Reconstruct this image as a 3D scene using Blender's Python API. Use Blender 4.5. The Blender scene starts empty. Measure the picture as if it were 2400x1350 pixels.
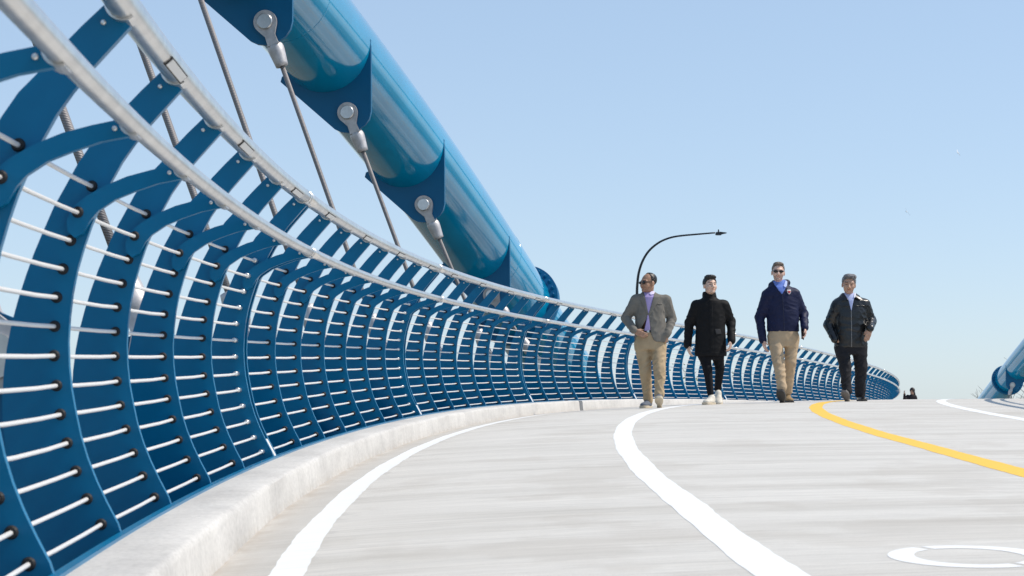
import bpy, bmesh, math, random
import numpy as np
from mathutils import Vector, Matrix, Euler

random.seed(7); np.random.seed(7)
scene = bpy.context.scene
COL = scene.collection
H0 = 7.5                      # camera height above the park ground, metres

# ------------------------------------------------------------------ camera
cam_d = bpy.data.cameras.new('camera'); cam = bpy.data.objects.new('camera', cam_d); COL.objects.link(cam)
cam_d.sensor_width = 36.0; cam_d.lens = 60.0; cam_d.clip_start = 0.1; cam_d.clip_end = 20000
cam.location = (0, 0, H0)
cam.rotation_euler = (math.radians(90) + math.atan(270/4000), 0, 0)
cam_d.dof.use_dof = True; cam_d.dof.focus_distance = 21.5; cam_d.dof.aperture_fstop = 12.0
scene.camera = cam
scene.render.resolution_x = 1024; scene.render.resolution_y = 576

# ------------------------------------------------------------------ sky and sun
SUN_EL = math.radians(51.5); SUN_A = math.radians(1.5)      # A: from +X towards +Y
world = bpy.data.worlds.new('World'); scene.world = world; world.use_nodes = True
wn = world.node_tree.nodes; wl = world.node_tree.links
sky = wn.new('ShaderNodeTexSky'); sky.sky_type = 'NISHITA'; sky.sun_disc = False
sky.sun_elevation = SUN_EL; sky.sun_rotation = math.radians(90) - SUN_A
sky.altitude = 180; sky.air_density = 1.0; sky.dust_density = 0.3; sky.ozone_density = 3.0
bg = wn['Background']; bg.inputs['Strength'].default_value = 0.15
gmn = wn.new('ShaderNodeGamma'); gmn.inputs['Gamma'].default_value = 0.42      # softens the whole sky evenly, as the pale spring haze does
tnt = wn.new('ShaderNodeMix'); tnt.data_type = 'RGBA'; tnt.blend_type = 'MULTIPLY'; tnt.inputs[0].default_value = 1.0
tnt.inputs[7].default_value = (1.97, 2.26, 2.60, 1)
wl.new(sky.outputs['Color'], gmn.inputs['Color']); wl.new(gmn.outputs['Color'], tnt.inputs[6]); wl.new(tnt.outputs[2], bg.inputs['Color'])
sd = bpy.data.lights.new('sun', 'SUN'); sd.energy = 3.8; sd.angle = math.radians(0.53); sd.color = (1.0, 0.91, 0.79)
sun = bpy.data.objects.new('sun', sd); COL.objects.link(sun)
sv = Vector((math.cos(SUN_EL)*math.cos(SUN_A), math.cos(SUN_EL)*math.sin(SUN_A), math.sin(SUN_EL)))
sun.rotation_euler = (-sv).to_track_quat('-Z', 'Y').to_euler(); sun.location = (30, 5, 40)
scene.view_settings.view_transform = 'Standard'; scene.view_settings.look = 'None'
scene.view_settings.exposure = 0.12; scene.view_settings.gamma = 1.0
scene.view_settings.use_curve_mapping = False

# ------------------------------------------------------------------ materials
def mat(name, color, rough=0.5, metal=0.0, coat=0.0, noise=None, bump=None, spec=0.5):
    m = bpy.data.materials.new(name); m.use_nodes = True
    nt = m.node_tree; N = nt.nodes; L = nt.links; b = N['Principled BSDF']
    b.inputs['Base Color'].default_value = (*color, 1); b.inputs['Roughness'].default_value = rough
    b.inputs['Metallic'].default_value = metal; b.inputs['Coat Weight'].default_value = coat
    b.inputs['Coat Roughness'].default_value = 0.08; b.inputs['Specular IOR Level'].default_value = spec
    if noise:                      # (scale, amount)
        tc = N.new('ShaderNodeTexCoord'); nz = N.new('ShaderNodeTexNoise')
        nz.inputs['Scale'].default_value = noise[0]; nz.inputs['Detail'].default_value = 5
        L.new(tc.outputs['Object'], nz.inputs['Vector'])
        rp = N.new('ShaderNodeValToRGB'); a = noise[1]
        rp.color_ramp.elements[0].position = 0.3; rp.color_ramp.elements[1].position = 0.7
        rp.color_ramp.elements[0].color = (*[c*(1-a) for c in color], 1)
        rp.color_ramp.elements[1].color = (*[min(1, c*(1+a)) for c in color], 1)
        L.new(nz.outputs['Fac'], rp.inputs['Fac']); L.new(rp.outputs['Color'], b.inputs['Base Color'])
    if bump:                       # (scale, strength, distance)
        tc = N.new('ShaderNodeTexCoord'); nz = N.new('ShaderNodeTexNoise')
        nz.inputs['Scale'].default_value = bump[0]; nz.inputs['Detail'].default_value = 4
        L.new(tc.outputs['Object'], nz.inputs['Vector'])
        bp = N.new('ShaderNodeBump'); bp.inputs['Strength'].default_value = bump[1]; bp.inputs['Distance'].default_value = bump[2]
        L.new(nz.outputs['Fac'], bp.inputs['Height']); L.new(bp.outputs['Normal'], b.inputs['Normal'])
    return m

def node_math(nt, op, a, b=None, c=None):
    n = nt.nodes.new('ShaderNodeMath'); n.operation = op
    for i, v in enumerate((a, b, c)):
        if v is None: continue
        if isinstance(v, (int, float)): n.inputs[i].default_value = v
        else: nt.links.new(v, n.inputs[i])
    return n.outputs[0]

def uv_noise(nt, uv, sx, sy, scale=1.0, detail=4, rough=0.55):
    mp = nt.nodes.new('ShaderNodeMapping'); mp.inputs['Scale'].default_value = (sx, sy, 1)
    nt.links.new(uv, mp.inputs['Vector'])
    n = nt.nodes.new('ShaderNodeTexNoise'); n.inputs['Scale'].default_value = scale
    n.inputs['Detail'].default_value = detail; n.inputs['Roughness'].default_value = rough
    nt.links.new(mp.outputs['Vector'], n.inputs['Vector']); return n.outputs['Fac']

def ramp(nt, fac, stops):
    r = nt.nodes.new('ShaderNodeValToRGB'); cr = r.color_ramp
    while len(cr.elements) < len(stops): cr.elements.new(0.5)
    for e, (p, c) in zip(cr.elements, stops):
        e.position = p; e.color = (*c, 1) if len(c) == 3 else c
    nt.links.new(fac, r.inputs['Fac']); return r.outputs['Color']

def mix(nt, fac, a, b, blend='MIX'):
    n = nt.nodes.new('ShaderNodeMix'); n.data_type = 'RGBA'; n.blend_type = blend
    for sock, v in ((n.inputs[0], fac), (n.inputs[6], a), (n.inputs[7], b)):
        if isinstance(v, (int, float)): sock.default_value = v
        elif isinstance(v, tuple): sock.default_value = (*v, 1) if len(v) == 3 else v
        else: nt.links.new(v, sock)
    return n.outputs[2]

def concrete(name, base, kerb=False):
    m = bpy.data.materials.new(name); m.use_nodes = True; nt = m.node_tree; N = nt.nodes; L = nt.links
    b = N['Principled BSDF']; b.inputs['Roughness'].default_value = 0.8; b.inputs['Specular IOR Level'].default_value = 0.25
    tc = N.new('ShaderNodeTexCoord'); uv = tc.outputs['UV']
    if kerb:
        st = uv_noise(nt, uv, 2.4, 14, 1.0, 6, 0.68)      # form streaks running down the face
        bl = uv_noise(nt, uv, 2.2, 1.1, 1.0, 5, 0.6)
        fine = uv_noise(nt, uv, 60, 60, 1.0, 3)
        g = lambda v: (v, v, v)
        c = mix(nt, 1.0, base, ramp(nt, st, [(0.32, g(0.90)), (0.5, g(1.0)), (0.70, g(1.04))]), 'MULTIPLY')
        c = mix(nt, 1.0, c, ramp(nt, bl, [(0.34, (0.82, 0.82, 0.825)), (0.5, g(0.98)), (0.66, g(1.06))]), 'MULTIPLY')
        c = mix(nt, 1.0, c, ramp(nt, fine, [(0.32, g(0.86)), (0.6, g(1.03))]), 'MULTIPLY')
        sm = ramp(nt, uv_noise(nt, uv, 9, 1.6, 1.0, 6, 0.7), [(0.55, (0, 0, 0)), (0.66, (1, 1, 1))])
        c = mix(nt, node_math(nt, 'MULTIPLY', sm, 0.25), c, (0.36, 0.36, 0.355))
        wt = ramp(nt, uv_noise(nt, uv, 7, 2.6, 1.0, 6, 0.7), [(0.57, (0, 0, 0)), (0.68, (1, 1, 1))])
        c = mix(nt, node_math(nt, 'MULTIPLY', wt, 0.3), c, (0.68, 0.67, 0.65))
        hgt = node_math(nt, 'ADD', st, node_math(nt, 'MULTIPLY', fine, 0.4))
        sep = N.new('ShaderNodeSeparateXYZ'); L.new(uv, sep.inputs[0])
        dirt = node_math(nt, 'MULTIPLY', ramp(nt, sep.outputs[0], [(0.30, (0, 0, 0)), (0.352, (1, 1, 1))]), ramp(nt, uv_noise(nt, uv, 18, 9), [(0.42, (0, 0, 0)), (0.62, (1, 1, 1))]))
        c = mix(nt, node_math(nt, 'MULTIPLY', dirt, 0.35), c, (0.36, 0.28, 0.20))
    else:
        br = uv_noise(nt, uv, 0.55, 26, 1.0, 5, 0.65)     # broom finish, drawn across the deck
        br2 = uv_noise(nt, uv, 5.0, 260, 1.0, 4, 0.7)
        wd = uv_noise(nt, uv, 0.28, 2.1, 1.0, 5, 0.6)
        pt_ = uv_noise(nt, uv, 0.9, 0.75, 1.0, 6, 0.62)
        g = lambda v: (v, v, v)
        c = mix(nt, 1.0, base, ramp(nt, br, [(0.30, g(0.88)), (0.5, g(1.0)), (0.70, g(1.06))]), 'MULTIPLY')
        c = mix(nt, 1.0, c, ramp(nt, wd, [(0.33, (0.86, 0.85, 0.835)), (0.50, g(1.0)), (0.68, g(1.05))]), 'MULTIPLY')
        c = mix(nt, 1.0, c, ramp(nt, br2, [(0.33, g(0.80)), (0.5, g(1.0)), (0.66, g(1.08))]), 'MULTIPLY')
        sharp = ramp(nt, uv_noise(nt, uv, 1.1, 70, 1.0, 9, 0.78), [(0.38, g(0.80)), (0.46, g(0.97)), (0.54, g(1.0)), (0.61, g(1.06))])
        c = mix(nt, 1.0, c, sharp, 'MULTIPLY')
        c = mix(nt, 1.0, c, ramp(nt, uv_noise(nt, uv, 190, 240, 1.0, 4, 0.8), [(0.30, g(0.76)), (0.5, g(1.0)), (0.70, g(1.10))]), 'MULTIPLY')
        pits = ramp(nt, uv_noise(nt, uv, 55, 120, 1.0, 2), [(0.70, (0, 0, 0)), (0.76, (1, 1, 1))])
        c = mix(nt, node_math(nt, 'MULTIPLY', pits, 0.3), c, (0.33, 0.31, 0.28))
        c = mix(nt, node_math(nt, 'MULTIPLY', ramp(nt, pt_, [(0.53, (0, 0, 0)), (0.58, (1, 1, 1))]), 0.22), c, (0.40, 0.36, 0.31))
        sep = N.new('ShaderNodeSeparateXYZ'); L.new(uv, sep.inputs[0])
        near = ramp(nt, sep.outputs[0], [(0.215, (1, 1, 1)), (0.36, (0, 0, 0))])
        dn = ramp(nt, uv_noise(nt, uv, 14, 5), [(0.36, (0, 0, 0)), (0.62, (1, 1, 1))])
        c = mix(nt, node_math(nt, 'MULTIPLY', near, node_math(nt, 'MULTIPLY', dn, 0.6)), c, (0.33, 0.25, 0.175))
        # a darker, sealed strip with a ragged edge beside the edge line
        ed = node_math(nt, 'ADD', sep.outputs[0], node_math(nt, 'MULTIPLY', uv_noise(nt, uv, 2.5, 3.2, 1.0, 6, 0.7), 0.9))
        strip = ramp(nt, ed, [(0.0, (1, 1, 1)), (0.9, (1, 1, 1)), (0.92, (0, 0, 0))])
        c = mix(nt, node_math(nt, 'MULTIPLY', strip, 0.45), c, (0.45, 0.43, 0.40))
        hgt = node_math(nt, 'ADD', br2, br)
    L.new(c, b.inputs['Base Color'])
    bp = N.new('ShaderNodeBump'); bp.inputs['Strength'].default_value = 0.25; bp.inputs['Distance'].default_value = 0.004
    L.new(hgt, bp.inputs['Height']); L.new(bp.outputs['Normal'], b.inputs['Normal'])
    return m

def paint(name, color, worn=0.5):
    m = bpy.data.materials.new(name); m.use_nodes = True; nt = m.node_tree; b = nt.nodes['Principled BSDF']
    b.inputs['Roughness'].default_value = 0.6
    tc = nt.nodes.new('ShaderNodeTexCoord'); uv = tc.outputs['UV']
    st = uv_noise(nt, uv, 1.1, 70, 1.0, 9, 0.78)
    c = ramp(nt, st, [(0.30, tuple(x*(1-0.22*worn) for x in color)), (0.5, color)])
    spots = ramp(nt, uv_noise(nt, uv, 40, 40, 1.0, 3), [(0.70, (0, 0, 0)), (0.78, (1, 1, 1))])
    c = mix(nt, node_math(nt, 'MULTIPLY', spots, 0.35*worn), c, (0.5, 0.48, 0.44))
    nt.links.new(c, b.inputs['Base Color']); return m

def rope_mat(name, color, k, metal=0.4, rough=0.5, dark=0.45):
    m = bpy.data.materials.new(name); m.use_nodes = True; nt = m.node_tree; b = nt.nodes['Principled BSDF']
    b.inputs['Roughness'].default_value = rough; b.inputs['Metallic'].default_value = metal
    tc = nt.nodes.new('ShaderNodeTexCoord'); sep = nt.nodes.new('ShaderNodeSeparateXYZ'); nt.links.new(tc.outputs['UV'], sep.inputs[0])
    ph = node_math(nt, 'ADD', node_math(nt, 'MULTIPLY', sep.outputs[0], 6*2*math.pi), node_math(nt, 'MULTIPLY', sep.outputs[1], k))
    sn = node_math(nt, 'MULTIPLY_ADD', node_math(nt, 'SINE', ph), 0.5, 0.5)
    c = ramp(nt, sn, [(0.0, tuple(x*dark for x in color)), (0.45, color)])
    nt.links.new(c, b.inputs['Base Color'])
    bp = nt.nodes.new('ShaderNodeBump'); bp.inputs['Strength'].default_value = 0.5; bp.inputs['Distance'].default_value = 0.004
    nt.links.new(sn, bp.inputs['Height']); nt.links.new(bp.outputs['Normal'], b.inputs['Normal'])
    return m

M_DECK = concrete('deck_concrete', (0.625, 0.60, 0.555))
M_KERB = concrete('kerb_concrete', (0.575, 0.56, 0.535), True)
M_WHITE = paint('white_road_paint', (0.84, 0.84, 0.825), 0.8)
M_YELLOW = paint('yellow_road_paint', (0.88, 0.53, 0.045), 0.5)
M_BLUE = mat('rail_blue_paint', (0.0, 0.148, 0.305), 0.30, 0, 0.0, noise=(5, 0.10), spec=0.30)
M_TUBE = mat('arch_blue_paint', (0.0, 0.265, 0.475), 0.12, 0, 0.9, noise=(1.6, 0.10), bump=(3.0, 0.05, 0.02))
M_GUSSET = mat('gusset_blue_paint', (0.0, 0.115, 0.25), 0.4, 0, 0.0, noise=(2, 0.06), spec=0.3)
M_STEEL = mat('brushed_steel', (0.74, 0.725, 0.70), 0.30, 0.92, noise=(14, 0.10), bump=(45, 0.12, 0.002))
M_GALV = mat('cast_galvanised', (0.52, 0.50, 0.50), 0.5, 0.55, noise=(18, 0.16), bump=(70, 0.25, 0.003))
M_PIN = mat('turned_pin', (0.62, 0.61, 0.60), 0.3, 0.85, noise=(30, 0.08))
M_CABLE = rope_mat('stainless_rope', (0.86, 0.85, 0.835), 700.0, 0.25, 0.45, 0.8)
M_STRAND = rope_mat('hanger_strand', (0.27, 0.255, 0.255), 420.0, 0.3, 0.55, 0.78)
M_BLACK = mat('black_rubber', (0.012, 0.012, 0.013), 0.6)
M_SEAM = mat('dark_seam', (0.05, 0.045, 0.04), 0.7)
M_LENS = mat('frosted_lens', (0.72, 0.71, 0.69), 0.4)
M_LAMP = mat('dark_bronze_paint', (0.012, 0.016, 0.022), 0.4)

# ------------------------------------------------------------------ object helpers
def link(o, parent=None):
    COL.objects.link(o)
    if parent: o.parent = parent
    return o

def tag(o, label=None, cat=None, group=None, kind=None):
    if label: o['label'] = label
    if cat: o['category'] = cat
    if group: o['group'] = group
    if kind: o['kind'] = kind
    return o

def empty(name, loc=(0, 0, 0), rz=0.0):
    o = bpy.data.objects.new(name, None); o.empty_display_size = 0.2
    o.location = loc; o.rotation_euler = (0, 0, rz); return link(o)

def meshdata(name, V, F, m, smooth=False, uvs=None):
    me = bpy.data.meshes.new(name); me.from_pydata([tuple(v) for v in V], [], [tuple(int(i) for i in f) for f in F])
    if m: me.materials.append(m)
    if smooth: me.polygons.foreach_set('use_smooth', [True]*len(me.polygons))
    if uvs is not None:
        ul = me.uv_layers.new(name='UVMap'); vi = np.empty(len(me.loops), int); me.loops.foreach_get('vertex_index', vi)
        ul.data.foreach_set('uv', np.asarray(uvs, dtype=np.float32)[vi].ravel())
    me.update(); return me

def obj(name, me, parent=None, loc=None, rot=None):
    o = bpy.data.objects.new(name, me)
    if loc is not None: o.location = loc
    if rot is not None: o.rotation_euler = rot
    return link(o, parent)

class MB:
    """collects shapes for ONE mesh"""
    def __init__(s): s.V = []; s.F = []; s.U = []
    def add(s, V, F, U=None):
        n = len(s.V); s.V += [tuple(v) for v in V]; s.F += [tuple(i+n for i in f) for f in F]
        s.U += list(U) if U is not None else [(0, 0)]*len(V); return s
    def box(s, c, d, R=None):
        V = [Vector((x*d[0]/2, y*d[1]/2, z*d[2]/2)) for x in (-1, 1) for y in (-1, 1) for z in (-1, 1)]
        if R: V = [R @ v for v in V]
        V = [v + Vector(c) for v in V]
        return s.add(V, [(0, 1, 3, 2), (4, 6, 7, 5), (0, 4, 5, 1), (2, 3, 7, 6), (0, 2, 6, 4), (1, 5, 7, 3)])
    def tube(s, P, r, n=8, caps=True, vscale=1.0):
        P = [Vector(p) for p in P]; R = r if isinstance(r, (list, tuple)) else [r]*len(P)
        V = []; U = []; up = None; L = 0
        for i, p in enumerate(P):
            t = (P[min(i+1, len(P)-1)] - P[max(i-1, 0)]).normalized()
            if up is None:
                up = Vector((0, 0, 1)) if abs(t.z) < 0.9 else Vector((1, 0, 0))
            a = (up - t*up.dot(t)).normalized(); bb = t.cross(a); up = a
            if i: L += (p - P[i-1]).length
            for k in range(n+1):
                q = 2*math.pi*k/n; V.append(p + (a*math.cos(q) + bb*math.sin(q))*R[i]); U.append((k/n, L*vscale))
        m = n+1; F = []
        for i in range(len(P)-1):
            for k in range(n): F.append((i*m+k, i*m+k+1, (i+1)*m+k+1, (i+1)*m+k))
        if caps:
            F.append(tuple(reversed(range(n)))); F.append(tuple((len(P)-1)*m+k for k in range(n)))
        return s.add(V, F, U)
    def plate(s, poly, y0, y1):
        """polygon in the local XZ plane, extruded along Y"""
        n = len(poly); V = [(x, y0, z) for x, z in poly] + [(x, y1, z) for x, z in poly]
        ar = sum(poly[i][0]*poly[(i+1) % n][1]-poly[(i+1) % n][0]*poly[i][1] for i in range(n))
        f = list(range(n)); b = [n+i for i in range(n)]
        F = [tuple(f), tuple(reversed(b))] + [(i, n+i, n+(i+1) % n, (i+1) % n) for i in range(n)]
        if ar < 0: F = [tuple(reversed(q)) for q in F]
        return s.add(V, F)
    def lathe(s, prof, n=20, M=None):
        V = []; m = n
        for r, z in prof:
            for k in range(n):
                q = 2*math.pi*k/n; v = Vector((r*math.cos(q), r*math.sin(q), z)); V.append(M @ v if M else v)
        F = []
        for i in range(len(prof)-1):
            for k in range(n): F.append((i*m+k, i*m+(k+1) % n, (i+1)*m+(k+1) % n, (i+1)*m+k))
        F.append(tuple(reversed(range(n)))); F.append(tuple((len(prof)-1)*m+k for k in range(n)))
        return s.add(V, F)
    def data(s, name, m, smooth=False): return meshdata(name, s.V, s.F, m, smooth, s.U)
    def build(s, name, m, parent=None, smooth=False, loc=None, rot=None):
        return obj(name, s.data(name, m, smooth), parent, loc, rot)

def auto_smooth(o, deg=35):
    me = o.data; bm = bmesh.new(); bm.from_mesh(me)
    for f in bm.faces: f.smooth = True
    for e in bm.edges:
        if len(e.link_faces) == 2 and e.calc_face_angle(0) > math.radians(deg): e.smooth = False
        elif len(e.link_faces) != 2: e.smooth = False
    bm.to_mesh(me); bm.free(); return o

# ------------------------------------------------------------------ the line of the bridge
# s runs along the foot of the left railing (metres, 0 = first railing joint), lat to the right of it
KN = np.array([-16, -8, 4, 12, 20, 28, 36, 44, 52, 60, 70, 80, 96.])
KK = np.array([0.0193, 0.01932, 0.01464, 0.01791, 0.01289, -0.00087, 0.00113, -0.00707, -0.01462, -0.02124, -0.02785, -0.03447, -0.03447])
ZN = np.array([-16, -8, 10, 20, 30, 40, 55, 70, 96.])
ZZ = np.array([0.0, 0.000898, -0.001484, -0.001292, -0.001392, -0.001366, -0.001586, -0.001586, -0.0012])
DS = 0.1; SS = np.arange(-16, 96.01, DS); I0 = int(round(16/DS)); LP = 6.5977; BAY = LP/7
def _path():
    h = np.cumsum(np.interp(SS, KN, KK))*DS; h = h - h[I0] + 0.0064
    x = np.cumsum(np.sin(h))*DS; y = np.cumsum(np.cos(h))*DS
    g = np.cumsum(np.interp(SS, ZN, ZZ))*DS; g = g - g[I0] + 0.0261; z = np.cumsum(g)*DS
    return x - x[I0] - 1.1808, y - y[I0] + 8.5923, z - z[I0] - 0.2684 + H0, h
PX, PY, PZ, PH = _path()
def frame(s):
    return float(np.interp(s, SS, PX)), float(np.interp(s, SS, PY)), float(np.interp(s, SS, PZ)), float(np.interp(s, SS, PH))
def at(s, lat, z):
    x, y, zz, h = frame(s); return Vector((x + lat*math.cos(h), y - lat*math.sin(h), zz + z))
WID = 6.87
LATS = [0.19, 0.3, 0.3975, 0.45, 0.5025, 0.7, 1, 1.4, 1.765, 1.84, 1.915, 2.2, 2.6, 3.0, 3.4825, 3.56, 3.6375, 4.2, 4.97, 5.03, 5.09, 5.6, 6.3975, 6.45, 6.5025, 6.68]
def _dz(lat):                 # deck surface relative to the kerb top: low at the left gutter
    a = max(lat - 0.21, 0)
    return -0.14 + 0.11*(1-math.exp(-a/1.2)) + 0.006*a
DZ = [_dz(l) for l in LATS]
def dz(lat): return float(np.interp(lat, LATS, DZ))
def deck(s, lat, up=0.0): return at(s, lat, dz(lat) + up)
def unproj(px, py, D):        # photo pixel at depth D along the view axis -> world point
    th = math.atan(270/4000); u = (675-py)/4000*D; x = (px-1200)/4000*D
    return Vector((x, D*math.cos(th) - u*math.sin(th), D*math.sin(th) + u*math.cos(th) + H0))

# ------------------------------------------------------------------ ground, lake
def ground_mat():
    m = bpy.data.materials.new('park_grass'); m.use_nodes = True; nt = m.node_tree; b = nt.nodes['Principled BSDF']
    b.inputs['Roughness'].default_value = 0.95
    tc = nt.nodes.new('ShaderNodeTexCoord'); o = tc.outputs['Object']
    c = ramp(nt, uv_noise(nt, o, 0.05, 0.05, 1.0, 8, 0.65), [(0.3, (0.15, 0.14, 0.12)), (0.55, (0.11, 0.115, 0.085)), (0.7, (0.19, 0.18, 0.16))])
    nt.links.new(c, b.inputs['Base Color']); return m
tag(obj('ground', meshdata('ground', [(-3000, -3000, 0), (3000, -3000, 0), (3000, 150, 0), (-3000, 150, 0)], [(0, 1, 2, 3)], ground_mat())), 'brown and green park ground under the bridge', kind='structure')
mw = mat('lake_water', (0.10, 0.17, 0.20), 0.12, bump=(0.35, 0.35, 0.3))
tag(obj('lake', meshdata('lake', [(-9000, 150, -0.25), (9000, 150, -0.25), (9000, 16000, -0.25), (-9000, 16000, -0.25)], [(0, 1, 2, 3)], mw)), 'pale lake beyond the park', kind='structure')

# ------------------------------------------------------------------ deck
def strip_mesh(name, s0, s1, ds, prof, m, close=False, caps=False):
    """prof(s) -> list of (lat, z, u) swept along the bridge"""
    n = max(2, int(round((s1-s0)/ds))+1); V = []; U = []; F = []; k = len(prof(s0))
    for i in range(n):
        s = s0 + (s1-s0)*i/(n-1)
        for lat, z, u in prof(s): V.append(at(s, lat, z)); U.append((u, s))
    kk = k if close else k-1
    for i in range(n-1):
        for j in range(kk): F.append((i*k+j, i*k+(j+1) % k, (i+1)*k+(j+1) % k, (i+1)*k+j))
    if caps: F.append(tuple(reversed(range(k)))); F.append(tuple((n-1)*k+j for j in range(k)))
    return meshdata(name, V, F, m, False, U)

lats = LATS
dk = obj('deck', strip_mesh('deck', -15, 92, 0.3, lambda s: [(l, dz(l), l) for l in lats], M_DECK))
dk.data.polygons.foreach_set('use_smooth', [True]*len(dk.data.polygons))
tag(dk, 'broom finished pale concrete bridge deck curving over its crest', kind='structure')
sl = obj('deck_slab', strip_mesh('deck_slab', -15, 92, 1.0, lambda s: [(0.02, -0.17, 0), (0.02, -0.5, 1), (1.6, -0.85, 2), (5.2, -0.85, 5), (6.84, -0.4, 7), (6.84, -0.06, 7.5)], M_KERB, True, True), dk)

def kerb_prof(s, flip=False, top=0.0, base=-0.16):
    w = 0.0025*math.sin(s*3.1) + 0.0012*math.sin(s*7.7+1) + 0.0007*math.sin(s*19)
    w2 = 0.003*math.sin(s*2.3+2) + 0.001*math.sin(s*11)
    P = [(0.0, -0.3, -0.3), (0.0, -0.004, 0.0), (0.10, 0.002+w*0.6, 0.1), (0.196+w, 0.001+w*0.5, 0.185), (0.209+w, -0.007, 0.21), (0.215+w2, -0.022, 0.235), (0.222+w2, -0.10, 0.30), (0.232+w2*0.5, -0.165, 0.36), (0.232, -0.3, 0.5)]
    return P
GAP = 15.2  # made-up kerb opening; its dark recess stands in for a cast shadow
for a, b, txt in ((-15, GAP-0.11, 'near pale concrete kerb below the left railing, up to the made-up shadow gap'), (GAP+0.11, 92, 'far pale concrete kerb below the left railing, beyond the made-up shadow gap')):
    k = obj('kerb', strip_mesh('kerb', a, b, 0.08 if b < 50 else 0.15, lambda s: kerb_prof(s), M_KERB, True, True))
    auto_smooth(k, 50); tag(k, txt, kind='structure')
    obj('edge_angle', strip_mesh('edge_angle', a, b, 0.4, lambda s: [(-0.012, -0.14, 0), (-0.012, 0.006, 0), (0.012, 0.006, 0), (0.012, -0.02, 0), (-0.002, -0.02, 0), (-0.002, -0.14, 0)], M_BLUE, True, True), k)
fl_ = obj('kerb_shadow_gap_back', strip_mesh('kerb_shadow_gap_back', GAP-0.115, GAP+0.115, 0.1, lambda s: [(0.002, -0.3, 0), (0.002, -0.006, 0.1), (0.06, -0.006, 0.2), (0.06, -0.3, 0.3)], M_KERB, True, True)); tag(fl_, 'recessed back of the made-up opening standing in for a shadow on the left kerb', kind='structure')
RK = dz(6.66) + 0.14
kr = obj('kerb', strip_mesh('kerb', -15, 92, 0.3, lambda s: [(WID-l, z+RK, u) for l, z, u in reversed(kerb_prof(s))], M_KERB, True, True)); auto_smooth(kr, 50)
tag(kr, 'concrete kerb along the right edge of the deck', kind='structure')

def line_mark(lat0, w, m, label, s0=-15, s1=92, seed=0):
    rnd = random.Random(seed); ph = [rnd.uniform(0, 6) for _ in range(6)]
    def pr(s):
        a = 0.003*math.sin(s*3.3+ph[0]) + 0.002*math.sin(s*9.7+ph[1]) + 0.002*math.sin(s*31+ph[4])
        b = 0.003*math.sin(s*2.7+ph[2]) + 0.002*math.sin(s*10.1+ph[3]) + 0.002*math.sin(s*29+ph[5])
        l0 = lat0(s) if callable(lat0) else lat0
        L = [l0-w/2+a, l0, l0+w/2+b]
        return [(l, dz(l)+0.001, l) for l in L]
    tag(obj('lane_line', strip_mesh('lane_line', s0, s1, 0.1, pr, m)), label, kind='structure')
line_mark(0.45, 0.105, M_WHITE, 'thin white edge line beside the left kerb', seed=1)
line_mark(lambda s: float(np.interp(s, [-15, -6, -4.4, -2.3, 0.5, 10], [1.66, 1.675, 1.735, 1.81, 1.835, 1.85])), 0.13, M_WHITE, 'broad white line between walking lane and cycle lane', seed=2)
line_mark(lambda s: float(np.interp(s, [-15, -3, -1, 1.2, 6], [3.34, 3.38, 3.47, 3.55, 3.58])), 0.14, M_YELLOW, 'yellow centre line between the cycle lanes', seed=3)
line_mark(5.03, 0.12, M_WHITE, 'white line on the right of the cycle lanes', seed=4)
line_mark(6.45, 0.105, M_WHITE, 'white edge line beside the right kerb', seed=5)

# bicycle symbol: two split rings and a frame
bm_ = MB()
def ring(cs, cl, rs, rl, w, a0, a1, n=26):
    V = []; U = []; F = []
    for i in range(n+1):
        q = a0 + (a1-a0)*i/n
        for f in (1.0, 0.0):
            ss = cs + (rs-w*(1-f))*math.cos(q); ll = cl + (rl-w*(1-f))*math.sin(q)
            V.append(deck(ss, ll, 0.001)); U.append((ll, ss))
    for i in range(n): F.append((2*i, 2*i+2, 2*i+3, 2*i+1))
    bm_.add(V, F, U)
for cl in (2.31, 3.02):
    for a0 in (-0.36, math.pi-0.36): ring(-4.1, cl, 0.265, 0.215, 0.072, a0+0.07, a0+math.pi-0.07)
def mark_bar(s0, l0, s1, l1, w=0.04):
    d = Vector((s1-s0, l1-l0)); p = Vector((-d.y, d.x)).normalized()*w
    q = [(s0+p.x, l0+p.y), (s1+p.x, l1+p.y), (s1-p.x, l1-p.y), (s0-p.x, l0-p.y)]
    bm_.add([deck(a, b, 0.001) for a, b in q], [(3, 2, 1, 0)], [(b, a) for a, b in q])
mark_bar(-4.62, 2.45, -4.62, 2.92)
mark_bar(-4.45, 2.42, -4.95, 2.60); mark_bar(-4.45, 2.95, -5.0, 2.85)
tag(bm_.build('bicycle_marking', M_WHITE), 'white bicycle symbol with split ring wheels painted in the cycle lane', kind='structure')

# ------------------------------------------------------------------ railing
INNER = [(0.045, -0.30), (0.03, -0.06), (0.0, 0.0), (-0.024, .044), (-.06, .111), (-.096, .19), (-.126, .284), (-.149, .392), (-.158, .46), (-.162, .53), (-.161, .587), (-.154, .667), (-.14, .746), (-.12, .818), (-.096, .89), (-.054, .986), (-.024, 1.045), (.012, 1.10), (.053, 1.154), (.085, 1.192), (.115, 1.225), (.146, 1.261)]
INNER = [(x - (0.03 if z < -0.2 else 0.02 if z < -0.05 else 0), z) for x, z in INNER]
OUTER = [(.084, 1.309), (.035, 1.260), (-.014, 1.207), (-.054, 1.158), (-.092, 1.12), (-.125, 1.079), (-.157, 1.02), (-.184, .966), (-.208, .922), (-.236, .854), (-.269, .77), (-.296, .683), (-.316, .611), (-.332, .519), (-.34, .44), (-.342, .37), (-.338, .30), (-.322, .19), (-.292, .08), (-.255, -.02), (-.22, -.12), (-.20, -.30)]
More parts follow.
